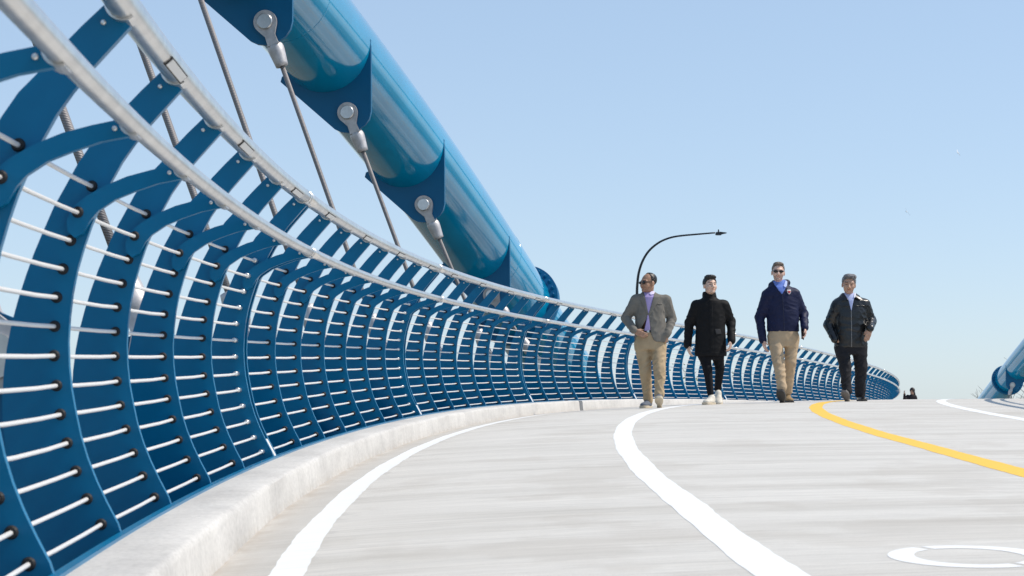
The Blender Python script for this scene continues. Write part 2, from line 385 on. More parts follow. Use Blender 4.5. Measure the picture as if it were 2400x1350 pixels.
def resample(P, n):
    P = np.array(P); d = np.r_[0, np.cumsum(np.hypot(*np.diff(P, axis=0).T))]; t = np.linspace(0, d[-1], n)
    return list(zip(np.interp(t, d, P[:, 0]), np.interp(t, d, P[:, 1])))
inn, out = resample(INNER, 26), resample(OUTER[::-1], 26)
HT = 0.0125
rb = MB(); V = [(x, y, z) for y in (-HT, HT) for (x, z) in inn + out]; n = 26; F = []
for j in range(n-1):
    F.append((j, n+j, n+j+1, j+1)); F.append((2*n+j, 2*n+j+1, 3*n+j+1, 3*n+j))
    F.append((j, j+1, 2*n+j+1, 2*n+j)); F.append((n+j, 3*n+j, 3*n+j+1, n+j+1))
F += [(n-1, 2*n-1, 4*n-1, 3*n-1), (0, 2*n, 3*n, n)]
rb.add(V, F); ME_RIB = rb.data('rib', M_BLUE)
BR = [(-.122, .845), (-.100, .884), (-.078, .910), (-.03, .943), (.022, .965), (.087, .988), (.150, 1.001), (.135, 1.020), (.124, 1.039), (.066, 1.026), (-.001, 1.007), (-.061, .981), (-.115, .950), (-.15, .920), (-.168, .880), (-.165, .850), (-.145, .832)]
ME_BRK = MB().plate(BR, -HT-0.022, -HT-0.001).data('bracket', M_BLUE)
HR, TR = (.158, 1.033), (.131, 1.312)
def saddle(c, r, a):
    mb = MB(); V = []; F = []
    for i in range(9):
        q = a + math.radians(-75 + 150*i/8)
        for rr in (r+0.001, r+0.007):
            for y in (-0.035, 0.035): V.append((c[0]+rr*math.cos(q), y, c[1]+rr*math.sin(q)))
    for i in range(8):
        b = 4*i
        F += [(b, b+1, b+5, b+4), (b+2, b+6, b+7, b+3), (b, b+4, b+6, b+2), (b+1, b+3, b+7, b+5)]
    F += [(0, 2, 3, 1), (32, 33, 35, 34)]
    mb.add(V, F); return mb
ME_SAD_T = saddle(TR, 0.036, math.radians(232)).lathe([(0.0062, 0), (0.0062, 0.007), (0.003, 0.009)], 8, Matrix.Translation((0.085, -HT, 1.268)) @ Matrix.Rotation(math.radians(90), 4, 'X')).data('saddle_clamp', M_STEEL)
ME_SAD_H = saddle(HR, 0.0245, math.radians(215)).lathe([(0.006, 0), (0.006, 0.007), (0.003, 0.009)], 8, Matrix.Translation((0.118, -HT-0.022, 1.018)) @ Matrix.Rotation(math.radians(90), 4, 'X')).data('handrail_clamp', M_STEEL)
HOLES = [(-.103, .981), (-.137, .904), (-.16, .826), (-.18, .745), (-.196, .665), (-.2, .583), (-.2, .5), (-.192, .416), (-.18, .335), (-.16, .255), (-.134, .176), (-.102, .099), (-.062, .028)]
gm = MB().lathe([(0.0165, 0), (0.0165, 0.001), (0.0125, 0.009), (0.0085, 0.009)], 14, Matrix.Rotation(math.radians(90), 4, 'X'))
ME_GROM = gm.data('grommet', M_BLACK, False)
ME_FERR = MB().lathe([(0.008, -0.004), (0.0125, 0.0), (0.0125, 0.022), (0.0095, 0.026), (0.0095, 0.030), (0.0125, 0.034), (0.0125, 0.055), (0.0085, 0.060)], 12, Matrix.Rotation(math.radians(90), 4, 'X')).data('ferrule', M_STEEL, True)
ME_LIGHT = None
def make_light():
    return MB().box((0, 0, -0.0022), (0.031, 0.30, 0.009)).data('light_frame', M_SEAM), MB().box((0, 0, -0.0012), (0.024, 0.284, 0.009)).data('light_lens', M_LENS)
ME_LF, ME_LL = make_light()

def inv_pt(M, v): return M @ v
def railing(k, label, right=False, detail=2, cat='railing'):
    s0, s1 = k*LP + 0.045, (k+1)*LP - 0.045
    xm, ym, zm, hm = frame((s0+s1)/2); base = at((s0+s1)/2, WID if right else 0, RK if right else 0)
    root = empty('railing_panel', base); Mi = Matrix.Translation(-base)
    tag(root, label, cat, 'blue curved rib railing panels along the right kerb' if right else 'blue curved rib railing panels along the left kerb')
    sg = -1 if right else 1
    def P(s, lat, z): return Mi @ at(s, (WID - lat) if right else lat, z + (RK if right else 0))
    spots = [s0 + (s1-s0)*i/7 for i in range(8)]
    fine = [s0 + (s1-s0)*i/28 for i in range(29)]
    tr = MB().tube([P(s, *TR) for s in fine], 0.036, 14).build('top_rail', M_STEEL, root, True)
    hr = MB().tube([P(s, *HR) for s in fine], 0.0245, 12).build('handrail', M_STEEL, root, True)
    for o, c, r in ((tr, TR, 0.0345), (hr, HR, 0.023)):
        MB().tube([P(s1-0.002, *c), P(s1+0.092, *c)], r, 14).build('rail_sleeve', M_STEEL, root, True)
        MB().tube([P(s1+0.001, *c), P(s1+0.005, *c)], r+0.0018, 14).build('joint_seam', M_SEAM, o, True)
    if detail >= 1 and not right:
        for f in (0.9, 2.75, 4.6, 6.45):
            s = s0 + f*BAY; ang = math.radians(-48); x, y, z, h = frame(s)
            c = P(s, TR[0] + 0.0365*math.cos(ang), TR[1] + 0.0365*math.sin(ang))
            slope = (at(s+0.2, 0, 0).z - at(s-0.2, 0, 0).z)/0.4
            E = (Matrix.Rotation(-h, 4, 'Z') @ Matrix.Rotation(math.atan(slope), 4, 'X') @ Matrix.Rotation(math.pi/2 - ang, 4, 'Y')).to_euler()
            fo = obj('light_frame', ME_LF, tr, c, E); obj('light_lens', ME_LL, tr, c, E)
    for i, s in enumerate(spots):
        x, y, z, h = frame(s); l = P(s, 0, 0)
        r = obj('rib', ME_RIB, root, l, (0, 0, -h)); r.scale = (sg, 1, 1)
        obj('bracket', ME_BRK, r); 
        if detail >= 1:
            obj('rail_clamp', ME_SAD_T, r); obj('rail_clamp', ME_SAD_H, r)
        if detail >= 2 and i < 7:
            for hx, hz in HOLES:
                yy = -HT - (0.0225 if hz in (.904,) else 0.0)
                obj('grommet', ME_GROM, r, (hx, yy, hz))
    rnd = random.Random(100+k)
    for hx, hz in HOLES:
        pts = []
        sg_ = rnd.uniform(0.001, 0.0045)
        for i in range(8):
            pts.append(P(spots[i], hx, hz))
            if i < 7:
                for q in (0.3, 0.7): pts.append(P(spots[i] + (spots[i+1]-spots[i])*q, hx, hz - sg_))
        cb = MB().tube(pts, 0.0062, 8 if detail >= 2 else 6, True).build('cable', M_CABLE, root, True)
        if detail >= 1:
            x, y, z, h = frame(s1)
            obj('ferrule', ME_FERR, cb, P(s1, hx, hz) + Vector((-math.sin(h), -math.cos(h), 0))*(HT + (0.0225 if hz == .904 else 0)), (0, 0, -h))
    if not right:
        sp = MB().plate([(-0.004, 0.004), (-0.050, 0.09), (-0.064, 0.083), (-0.02, -0.0)], -0.03, 0.03)
        sp.build('splice_plate', M_LENS, root, loc=P((k+1)*LP, 0, 0), rot=(0, 0, -frame((k+1)*LP)[3]))
    return root
LBL = {-1: 'blue ribbed railing panel at the left edge, closest to the camera', 0: 'blue ribbed railing panel after the first rail joint, below the big arch', 1: 'blue ribbed railing panel crossing the foot of the arch tube', 2: 'blue ribbed railing panel just left of the man in the grey blazer',
       3: 'blue ribbed railing panel behind the man in the grey blazer and the man in black', 4: 'blue ribbed railing panel between the man in black and the man in navy', 5: 'blue ribbed railing panel between the man in navy and the man in leather',
       6: 'blue ribbed railing panel right behind the man in the leather jacket', 7: 'blue ribbed railing panel at the far bend, right of the leather jacket', 8: 'farthest visible blue railing panel, foreshortened at the bend', 9: 'blue railing panel sinking behind the far bend'}
for k in range(-1, 9): railing(k, LBL[k], False, 2 if k < 3 else 1 if k < 6 else 0)
RL = ['nearest', 'second nearest', 'third', 'fourth', 'farthest']
for i, k in enumerate(range(0, 5)): railing(k, RL[i] + ' blue railing panel on the right kerb, throwing its shadow on the deck', True, 0)

# ------------------------------------------------------------------ arches
def catmull(P, n):
    P = [Vector(p) for p in P]; P = [P[0]*2-P[1]] + P + [P[-1]*2-P[-2]]; out = []
    for i in range(1, len(P)-2):
        for j in range(n):
            t = j/n; a, b, c, d = P[i-1:i+3]
            out.append(0.5*((2*b) + (c-a)*t + (2*a-5*b+4*c-d)*t*t + (3*b-a-3*c+d)*t**3))
    out.append(P[-2]); return out
AR = 0.555
ARCH = [(-2.6, -6.5, 0.8), (-3.05, -2.0, 2.4), (-3.35, 2.0, 3.5), (-3.5, 5.9, 4.15), (-3.52, 8.9, 4.56), (-3.42, 11.6, 4.82), (-3.15, 14.3, 4.83), (-2.75, 16.9, 4.61), (-2.17, 19.5, 4.14), (-1.42, 22.1, 3.38), (-.57, 24.7, 2.37), (.36, 27.2, 1.12), (1.40, 29.6, -.40), (2.6, 32.0, -2.6), (3.9, 34.2, -5.2), (5.0, 36.0, -7.6)]
ARCH = [(a, b, c + H0) for a, b, c in ARCH]
GUS = [(.97, .10), (1.0, .06), (1.012, -.3), (1.02, -1.45), (.985, -1.60), (.90, -1.72), (.74, -1.83), (.55, -1.88), (.38, -1.86), (.25, -1.80), (-.60, -1.06), (-.93, -.77), (-.90, -.66), (-.75, -.60), (-.3, -.72), (.2, -.68), (.6, -.42), (.86, -.05)]
def arch(pts, label, gus_at, hs, flange_u, r=AR, mirror=1):
    root = empty('arch', pts[-1] if mirror > 0 else pts[0]); o0 = root.location.copy(); Mi = Matrix.Translation(-o0)
    tag(root, label, 'arch', 'blue steel tube arches of the bridge')
    C = catmull(pts, 10)
    tb = MB().tube([Mi @ c for c in C], r, 48).build('tube', M_TUBE, root, True)
    for u in flange_u:
        i = int(u*10); c = C[i]; t = (C[i+1]-C[i-1]).normalized(); R = t.to_track_quat('Z', 'Y').to_matrix().to_4x4()
        T = Matrix.Translation(Mi @ c) @ R
        fl = MB().lathe([(r-.02, -.055), (r*1.24, -.055), (r*1.24, -.006), (r*1.22, -.004), (r*1.22, .004), (r*1.24, .006), (r*1.24, .055), (r-.02, .055)], 64, T).build('flange', M_GUSSET, root)
        auto_smooth(fl, 30)
        bd = MB().lathe([(0.030, -.022), (0.030, .0), (0.018, 0.0), (0.018, .026), (0.012, .030)], 8).data('bolt', M_GUSSET)
        for k in range(30):
            q = 2*math.pi*k/30
            for sgn in (-1, 1):
                p = T @ Vector((r*1.125*math.cos(q), r*1.125*math.sin(q), sgn*0.077))
                b = obj('bolt', bd, fl, p); b.rotation_euler = (R @ Matrix.Rotation(0 if sgn > 0 else math.pi, 4, 'X')).to_euler()
    pins = []
    for j, (u, h) in enumerate(zip(gus_at, hs)):
        c = C[int(round(u*10))]
        g = MB().plate([(x*r*mirror, z*r) for x, z in GUS], -0.024, 0.024).build('gusset_plate', M_GUSSET, root, loc=Mi @ c, rot=(0, 0, -h))
        auto_smooth(g, 25)
        pins.append((c + Matrix.Rotation(-h, 3, 'Z') @ Vector((.54*r*mirror, 0, -1.47*r)), h))
    for u in (7.55, 10.2):
        if len(flange_u) and u < len(pts)-1 and mirror > 0:
            i = int(u*10); t = (C[i+1]-C[i-1]).normalized(); R = t.to_track_quat('Z', 'Y').to_matrix().to_4x4()
            MB().lathe([(r-.01, -.008), (r+.0025, -.005), (r+.0025, .005), (r-.01, .008)], 48, Matrix.Translation(Mi @ C[i]) @ R).build('weld_seam', M_TUBE, root, True)
    return root, pins
S_H = [-2.7, 0.0, 2.7, 5.4, 8.1, 10.8, 13.5, 16.2]
heads = [frame(s)[3] for s in S_H]
_, pins = arch(ARCH, 'big glossy blue steel tube arch rising over the left railing with hanger gussets', [3, 4, 5, 6, 7, 8, 9, 10], heads, [10.78])

def hanger(pin, h, foot, label, r=0.0245, group='stay cables hanging from the big left arch'):
    root = empty('hanger_cable', foot); Mi = Matrix.Translation(-foot); tag(root, label, 'cable', group)
    R = Matrix.Rotation(-h, 4, 'Z'); d = (foot - pin).normalized(); p = Mi @ pin; f = Vector((0, 0, 0))
    RY = Matrix.Rotation(math.radians(90), 4, 'X')
    T = Matrix.Translation(p) @ R
    yn = (R @ Vector((0, 1, 0))).normalized(); side = d.cross(yn).normalized()
    def clevis(p, d, nm):
        for sgn in (-1, 1):            # two cheeks with round eyes
            mb = MB(); c = p + yn*sgn*0.055; V = []; n = 28
            pol = []
            for i in range(20):
                q = math.radians(62) + (2*math.pi - math.radians(124))*i/19
                pol.append((0.118*math.cos(q), 0.118*math.sin(q)))
            pol += [(0.15, -0.052), (0.225, -0.055), (0.25, -0.062), (0.25, 0.062), (0.225, 0.055), (0.15, 0.052)]
            m = len(pol)
            for off in (-0.02, 0.02):
                for a, b in pol: V.append(c + d*a + side*b + yn*off)
            F = [tuple(range(m)), tuple(reversed(range(m, 2*m)))] + [(i, m+i, m+(i+1) % m, (i+1) % m) for i in range(m)]
            mb.add(V, F); auto_smooth(mb.build('cheek', M_GALV, nm), 35)
        k = MB().tube([p + d*0.205, p + d*0.245, p + d*0.275, p + d*0.32, p + d*0.435, p + d*0.465, p + d*0.47], [0.05, 0.078, 0.084, 0.080, 0.066, 0.062, 0.045], 20)
        k.build('socket', M_GALV, nm, True)
    clevis(p, d, root)
    pn = MB().lathe([(0.072, -0.10), (0.080, -0.092), (0.080, 0.092), (0.072, 0.10)], 28, T @ RY).build('pin', M_PIN, root); auto_smooth(pn)
    lo = f + (-d)*0.0
    clevis(lo, -d, root)
    MB().lathe([(0.08, -0.10), (0.08, 0.10)], 24, Matrix.Translation(lo) @ R @ RY).build('pin', M_PIN, root)
    MB().tube([p + d*0.44, p*0.66+f*0.34, p*0.33+f*0.67, lo - d*0.44], r, 14).build('strand', M_STRAND, root, True)
    # lug on the deck edge
    lg = MB().plate([(-0.13, 0.10), (0.0, 0.15), (0.13, 0.10), (0.62, -0.75), (0.62, -1.0), (-0.10, -1.0), (-0.16, -0.1)], -0.024, 0.024)
    lg.build('edge_lug', M_GUSSET, root, rot=(0, 0, -h))
HL = ['stay cable with its grey socket at the very left edge behind the railing', 'leftmost full stay cable, crossing the first big ribs', 'thin stay cable dropping behind the second rail, second from left', 'stay cable from the top edge, just left of the first gusset plate',
      'stay cable hanging from the topmost visible pin and clevis', 'stay cable hanging from the second pin down the arch', 'stay cable hanging from the third pin down the arch', 'lowest stay cable, its pin half hidden behind the railing']
for (pin, h), s, lb in zip(pins, S_H, HL): hanger(pin, h, at(s, -0.62, 0.50), lb)

# far arch on the right, springing beyond the crest
def rp(px, py, D): return unproj(px, py, D)
FA = [rp(2150, 1190, 88.0), rp(2235, 1062, 84.0), rp(2300, 970, 80.0), rp(2361, 891, 76.0), rp(2430, 806, 72.0), rp(2512, 712, 68.0), rp(2620, 610, 64.0), rp(2760, 500, 60.0), rp(2960, 390, 56.0), rp(3250, 290, 52)]
fa, fp = arch(FA, 'distant blue tube arch springing from behind the deck crest at the right edge', [3.4, 4.6], [0.0, 0.0], [3.0], 0.56, -1)
for (pin, h), lb in zip(fp[:1], ['short stay cable on the distant right arch beside its bolted flange']):
    hanger(pin, h, pin + Vector((-0.75, 0, -2.6)), lb, group='stay cable of the far arch')

# ------------------------------------------------------------------ street lamp beyond the bridge
LD = 80.0
base = unproj(1493, 945, LD); base.z = 0
lp = empty('street_lamp', base); tag(lp, 'tall dark street lamp with a long curved arm behind the man in the grey blazer', 'street lamp')
def lpt(px, py): return unproj(px, py, LD) - base
arm = [lpt(1493, 690), lpt(1493.5, 670), lpt(1497, 640), lpt(1506, 612), lpt(1521, 588), lpt(1542, 570), lpt(1565, 559), lpt(1592, 553), lpt(1640, 548.5), lpt(1676, 545.5)]
MB().tube([Vector((0, 0, 0)), Vector((0, 0, 4)), arm[0]], [0.13, 0.11, 0.066], 14).build('pole', M_LAMP, lp, True)
MB().tube(catmull(arm, 5), [0.066 - 0.03*i/45 for i in range(46)], 12).build('arm', M_LAMP, lp, True)
MB().lathe([(0.26, 0), (0.26, 0.06), (0.15, 0.12), (0.14, 0.9)], 16).build('base_cover', M_LAMP, lp)
hd = lpt(1685, 546.5)
lm = MB(); lm.plate([(-0.16, 0.0), (-0.14, 0.10), (0.02, 0.115), (0.30, 0.085), (0.36, 0.06), (0.30, 0.045), (0.16, 0.02), (0.1, -0.03), (-0.12, -0.03)], -0.16, 0.16)
lm.build('lamp_head', M_LAMP, lp, loc=hd + Vector((0, 0, -0.06)))
MB().lathe([(0.03, 0), (0.03, 0.11), (0.02, 0.13)], 10).build('photocell', M_LAMP, lp, loc=hd + Vector((-0.02, 0, 0.05)))

# ------------------------------------------------------------------ trees beyond the bridge
M_BARK = mat('bark', (0.10, 0.085, 0.07), 0.9, noise=(6, 0.3))
def leaf_mat(name, c):
    m = mat(name, c, 0.7, noise=(1.5, 0.3)); return m
M_BUD = leaf_mat('spring_buds', (0.17, 0.20, 0.06)); M_EVER = leaf_mat('dark_leaves', (0.05, 0.085, 0.03))
def bare_tree(x, y, hgt, seed, label, buds=None, nbud=0, z=0.0):
    rnd = random.Random(seed); root = empty('tree', (x, y, z)); tag(root, label, 'tree', 'trees in the park beyond the bridge')
    tips = []; tk = MB(); cr = MB()
    def grow(p, d, L, r, lev):
        n = 4; pts = [p]; 
        for i in range(n):
            d = (d + Vector((rnd.uniform(-1, 1), rnd.uniform(-1, 1), rnd.uniform(-.3, .6)))*0.16).normalized(); pts.append(pts[-1] + d*L/n)
        (tk if lev == 0 else cr).tube(pts, [r*(1-0.45*i/n) for i in range(n+1)], 6 if lev < 2 else 4, False)
        if lev == 4: tips.append(pts[-1]); tips.append(pts[2]); return
        for k in range(rnd.randint(3, 4) if lev else 6):
            q = pts[rnd.choice((2, 3, 4))] if lev else pts[0].lerp(pts[4], 0.35 + 0.65*k/5)
            a = rnd.uniform(0, 6.28); sp = rnd.uniform(0.5, 0.95)
            dd = (d + Vector((math.cos(a), math.sin(a), rnd.uniform(-0.1, 0.35)))*sp).normalized()
            grow(q, dd, L*rnd.uniform(0.55, 0.72), r*0.5, lev+1)
    grow(Vector((0, 0, 0)), Vector((0, 0, 1)), hgt*0.55, hgt*0.022, 0)
    tk.build('trunk', M_BARK, root, True); cr.build('branches', M_BARK, root, True)
    if buds:
        mb = MB(); V = []; F = []
        for i in range(nbud):
            c = rnd.choice(tips) + Vector((rnd.gauss(0, .25), rnd.gauss(0, .25), rnd.gauss(0, .25)))
            R = Euler((rnd.uniform(0, 6), rnd.uniform(0, 6), rnd.uniform(0, 6))).to_matrix(); s = rnd.uniform(.05, .11)
            k = len(V); V += [c + R @ Vector(v)*s for v in ((-1, 0, 0), (0, -.55, .1), (1, 0, 0), (0, .55, .1))]; F.append((k, k+1, k+2, k+3))
        mb.add(V, F); lf = mb.build('crown', buds, root); tag(lf, kind='stuff')
def gx(px, D): return (px-1200)/4000*D
bare_tree(gx(-10, 46), 46, 7.6, 11, 'bare tree glimpsed between the ribs at the left edge')
bare_tree(gx(1746, 105), 105, 8.3, 12, 'budding yellow green tree seen between ribs behind the man in black', M_BUD, 1600)
bare_tree(gx(2436, 130), 130, 9.6, 13, 'bare tree behind the distant right arch at the photo edge')
bare_tree(gx(1795, 120), 120, 8.6, 14, 'budding tree seen between ribs behind the man in navy', M_BUD, 1200)
bare_tree(gx(40, 70), 70, 7.5, 15, 'bare tree farther off behind the left ribs')

# ------------------------------------------------------------------ gulls
M_GULL = mat('gull_white', (0.75, 0.76, 0.78), 0.7); M_GULLG = mat('gull_grey', (0.30, 0.33, 0.37), 0.7)
def gull(px, py, D, rot, label, span=0.62):
    c = unproj(px, py, D); root = empty('gull', c); root.rotation_euler = rot; tag(root, label, 'bird', 'gulls in flight')
    MB().tube([(0, -.28, 0), (0, -.22, .015), (0, -.1, .02), (0, .08, .01), (0, .2, 0), (0, .30, .01)], [.012, .05, .075, .07, .035, .02], 10).build('body', M_GULL, root, True)
    for sgn, m in ((-1, M_GULL), (1, M_GULLG)):
        xs = [0.03, .22, .42, span]; V = []; F = []
        for i, x in enumerate(xs):
            ch = (.12, .11, .08, .015)[i]; zz = (.02, .10, .12, .07)[i]; yy = (-.06, -.10, -.06, .06)[i]
            for t in (0.012, -0.012): V += [(sgn*x, yy-ch, zz+t*0.4), (sgn*x, yy+ch, zz+t*0.4)]
        for i in range(3):
            b = 4*i; F += [(b, b+4, b+5, b+1), (b+2, b+3, b+7, b+6), (b, b+2, b+6, b+4), (b+1, b+5, b+7, b+3)]
        F += [(0, 1, 3, 2), (12, 14, 15, 13)]
        MB().add(V, F).build('wing', m, root)
gull(2124, 496, 190, (0.5, 0.9, 0.3), 'small white gull flying lower, left of the other gull')
gull(2245, 358, 290, (0.4, 1.1, -0.4), 'small gull flying higher, near the right edge of the sky')

# ------------------------------------------------------------------ people: signed distance fields, meshed by surface nets
def folds(x, y, z, seed, wl=0.11):
    """cloth relief: ridged, warped waves, about -0.4..1"""
    r = np.random.RandomState(int(seed*977) % 100000); n = 0
    for i in range(5):
        k = r.normal(size=3)*np.array((1.0, 1.0, 1.25)); k = k/np.linalg.norm(k)*2*math.pi/(wl*r.uniform(.7, 1.7)); q = r.normal(size=3)*9
        n = n + np.sin(k[0]*x+k[1]*y+k[2]*z + r.uniform(0, 6) + 1.6*np.sin(q[0]*x+q[1]*y+q[2]*z + r.uniform(0, 6)))
    return np.abs(n)*0.42 - 0.45

class Field:
    def __init__(s, lo, hi, h):
        s.lo = np.array(lo, float); s.h = h; s.n = np.ceil((np.array(hi)-s.lo)/h).astype(int)+1
        s.d = np.full(tuple(s.n), 0.2, np.float32)
    def _blk(s, a, b, pad):
        i0 = np.maximum(np.floor((np.array(a)-pad-s.lo)/s.h).astype(int), 0); i1 = np.minimum(np.ceil((np.array(b)+pad-s.lo)/s.h).astype(int)+1, s.n)
        if (i1 <= i0).any(): return None, None
        ax = [s.lo[k] + s.h*np.arange(i0[k], i1[k]) for k in range(3)]
        return tuple(slice(i0[k], i1[k]) for k in range(3)), np.meshgrid(*[a.astype(np.float32) for a in ax], indexing='ij')
    def put(s, fn, a, b, k=0.02, op='u'):
        sl, G = s._blk(a, b, 0.045 + k)
        if sl is None: return s
        v = fn(*G).astype(np.float32); o = s.d[sl]
        if op == 'u':
            if k > 0:
                t = np.clip(0.5 + 0.5*(o-v)/k, 0, 1); s.d[sl] = o*(1-t) + v*t - k*t*(1-t)
            else: s.d[sl] = np.minimum(o, v)
        elif op == 's':
            if k > 0:
                t = np.clip(0.5 - 0.5*(o+v)/k, 0, 1); s.d[sl] = o*(1-t) + (-v)*t + k*t*(1-t)
            else: s.d[sl] = np.maximum(o, -v)
        return s
    def cone(s, a, b, ra, rb, k=0.02, wr=None, op='u', flat=None):
        a = np.array(a, float); b = np.array(b, float); m = max(ra, rb)*1.15
        def fn(x, y, z):
            d = b-a; L2 = max((d*d).sum(), 1e-9)
            px, py, pz = x-a[0], y-a[1], z-a[2]
            t = np.clip((px*d[0]+py*d[1]+pz*d[2])/L2, 0, 1)
            ex, ey, ez = px-t*d[0], py-t*d[1], pz-t*d[2]
            if flat is not None: ey = ey*flat
            r = ra + (rb-ra)*t
            if wr:
                amp, fq, ph, t0, sg = wr
                L = math.sqrt(L2)
                w_ = np.exp(-((t-t0)/sg)**2); r = r + amp*w_*(0.55-np.abs(np.sin(0.5*fq*t*L + 16*ex + 9*ey + ph + 1.2*np.sin(7*t+ph+20*ex)))*1.1) - amp*.6*folds(x, y, z, ph+3)
            return np.sqrt(ex*ex+ey*ey+ez*ez) - r
        return s.put(fn, np.minimum(a, b)-m, np.maximum(a, b)+m, k, op)
    def chain(s, P, R, k=0.02, wr=None, flat=None):
        for i in range(len(P)-1): s.cone(P[i], P[i+1], R[i], R[i+1], k, wr[i] if wr else None, flat=flat)
        return s
    def ell(s, c, r, k=0.02, M=None, op='u', o=None):
        c = np.array(c, float); r = np.array(r, float); R = np.eye(3) if M is None else M; O = np.zeros(3) if o is None else np.array(o)
        def fn(x, y, z):
            qx, qy, qz = x-O[0], y-O[1], z-O[2]
            lx = R[0, 0]*qx+R[1, 0]*qy+R[2, 0]*qz - c[0]; ly = R[0, 1]*qx+R[1, 1]*qy+R[2, 1]*qz - c[1]; lz = R[0, 2]*qx+R[1, 2]*qy+R[2, 2]*qz - c[2]
            a = np.sqrt((lx/r[0])**2+(ly/r[1])**2+(lz/r[2])**2); b = np.sqrt((lx/r[0]**2)**2+(ly/r[1]**2)**2+(lz/r[2]**2)**2)
            return a*(a-1)/np.maximum(b, 1e-6)
        w = R @ c + O; m = r.max()
        return s.put(fn, w-m, w+m, k, op)
    def mesh(s, name, m, parent, smooth=2):
        d = s.d; ins = d < 0; n = d.shape
        c = np.zeros(tuple(k-1 for k in n), np.uint8)
        for i in (0, 1):
            for j in (0, 1):
                for k in (0, 1): c += ins[i:n[0]-1+i, j:n[1]-1+j, k:n[2]-1+k]
        act = np.argwhere((c > 0) & (c < 8)); N = len(act)
        if N == 0: return None
        idx = np.full(c.shape, -1, np.int32); idx[tuple(act.T)] = np.arange(N)
        acc = np.zeros((N, 3)); cnt = np.zeros(N)
        cr = [(i, j, k) for i in (0, 1) for j in (0, 1) for k in (0, 1)]
        val = {q: d[act[:, 0]+q[0], act[:, 1]+q[1], act[:, 2]+q[2]] for q in cr}
        for q in cr:
            for ax in range(3):
                if q[ax]: continue
                p = list(q); p[ax] = 1; p = tuple(p); a, b = val[q], val[p]; x = (a < 0) != (b < 0)
                t = np.where(x, a/np.where(x, a-b, 1), 0); pos = np.array(q, float)[None].repeat(N, 0); pos[:, ax] += t
                acc[x] += pos[x]; cnt[x] += 1
        V = s.lo + s.h*(act + acc/np.maximum(cnt, 1)[:, None]); F = []
        for ax in range(3):
            u, w = (ax+1) % 3, (ax+2) % 3
            sl0 = [slice(1, -1)]*3; sl0[ax] = slice(0, -1); sl1 = list(sl0); sl1[ax] = slice(1, None)
            sl0 = tuple(sl0); sl1 = tuple(sl1); A = ins[sl0]; B = ins[sl1]
            for cond, rev in ((A & ~B, False), (~A & B, True)):
                e = np.argwhere(cond); 
                off = np.array([1, 1, 1]); off[ax] = 0; e = e + off
                q = []
                for du, dw in ((-1, -1), (0, -1), (0, 0), (-1, 0)):
                    t = e.copy(); t[:, u] += du; t[:, w] += dw; q.append(idx[t[:, 0], t[:, 1], t[:, 2]])
                q = np.stack(q, 1)
                F.append(q[:, ::-1] if rev else q)
        F = np.concatenate(F); F = F[(F >= 0).all(1)]
        for _ in range(smooth):
            a = np.zeros_like(V); cn = np.zeros(len(V))
            for i in range(4):
                np.add.at(a, F[:, i], V[F[:, (i+1) % 4]] + V[F[:, (i+3) % 4]]); np.add.at(cn, F[:, i], 2)
            V = V*0.5 + 0.5*a/np.maximum(cn, 1)[:, None]
        me = bpy.data.meshes.new(name); me.vertices.add(len(V)); me.vertices.foreach_set('co', V.astype(np.float32).ravel())
        me.loops.add(F.size); me.loops.foreach_set('vertex_index', F.astype(np.int32).ravel())
        me.polygons.add(len(F)); me.polygons.foreach_set('loop_start', np.arange(0, F.size, 4, dtype=np.int32))
        me.polygons.foreach_set('use_smooth', np.ones(len(F), bool)); me.update(calc_edges=True); me.validate()
        if m: me.materials.append(m)
        o = bpy.data.objects.new(name, me); COL.objects.link(o); o.parent = parent
        return o

def poly_sd(poly):
    P = np.array(poly, float)
    def fn(x, z):
        d = np.full(x.shape, 1e9, np.float32); sg = np.ones(x.shape, np.float32)
        for i in range(len(P)):
            a = P[i]; b = P[i-1]; e = b-a; wx, wz = x-a[0], z-a[1]
            t = np.clip((wx*e[0]+wz*e[1])/(e@e), 0, 1); bx, bz = wx-e[0]*t, wz-e[1]*t
            d = np.minimum(d, bx*bx+bz*bz)
            c1 = z >= a[1]; c2 = z < b[1]; c3 = e[0]*wz > e[1]*wx
            sg = np.where((c1 & c2 & c3) | (~c1 & ~c2 & ~c3), -sg, sg)
        return np.sqrt(d)*sg
    return fn

def rotm(yaw=0, pitch=0, roll=0):     # columns = local axes in person space
    return np.array(Matrix.Rotation(yaw, 3, 'Z') @ Matrix.Rotation(pitch, 3, 'X') @ Matrix.Rotation(roll, 3, 'Y'))

def skin_mat(name, c):
    m = bpy.data.materials.new(name); m.use_nodes = True; nt = m.node_tree; b = nt.nodes['Principled BSDF']
    b.inputs['Roughness'].default_value = 0.5; b.inputs['Subsurface Weight'].default_value = 0.12; b.inputs['Subsurface Radius'].default_value = (0.01, 0.004, 0.002)
    at_ = nt.nodes.new('ShaderNodeVertexColor'); at_.layer_name = 'tint'
    tc = nt.nodes.new('ShaderNodeTexCoord'); nz = nt.nodes.new('ShaderNodeTexNoise'); nz.inputs['Scale'].default_value = 35
    nt.links.new(tc.outputs['Object'], nz.inputs['Vector'])
    cc = ramp(nt, nz.outputs['Fac'], [(0.3, tuple(x*0.85 for x in c)), (0.7, tuple(min(1, x*1.1) for x in c))])
    nt.links.new(mix(nt, 1.0, cc, at_.outputs['Color'], 'MULTIPLY'), b.inputs['Base Color']); return m

def cloth(name, c, rough=0.8, sc=160, st=0.25, noise=(9, 0.12), spec=0.3, sheen=0.0):
    m = mat(name, c, rough, noise=noise, bump=(sc, st, 0.002), spec=spec); m.node_tree.nodes['Principled BSDF'].inputs['Sheen Weight'].default_value = sheen; return m

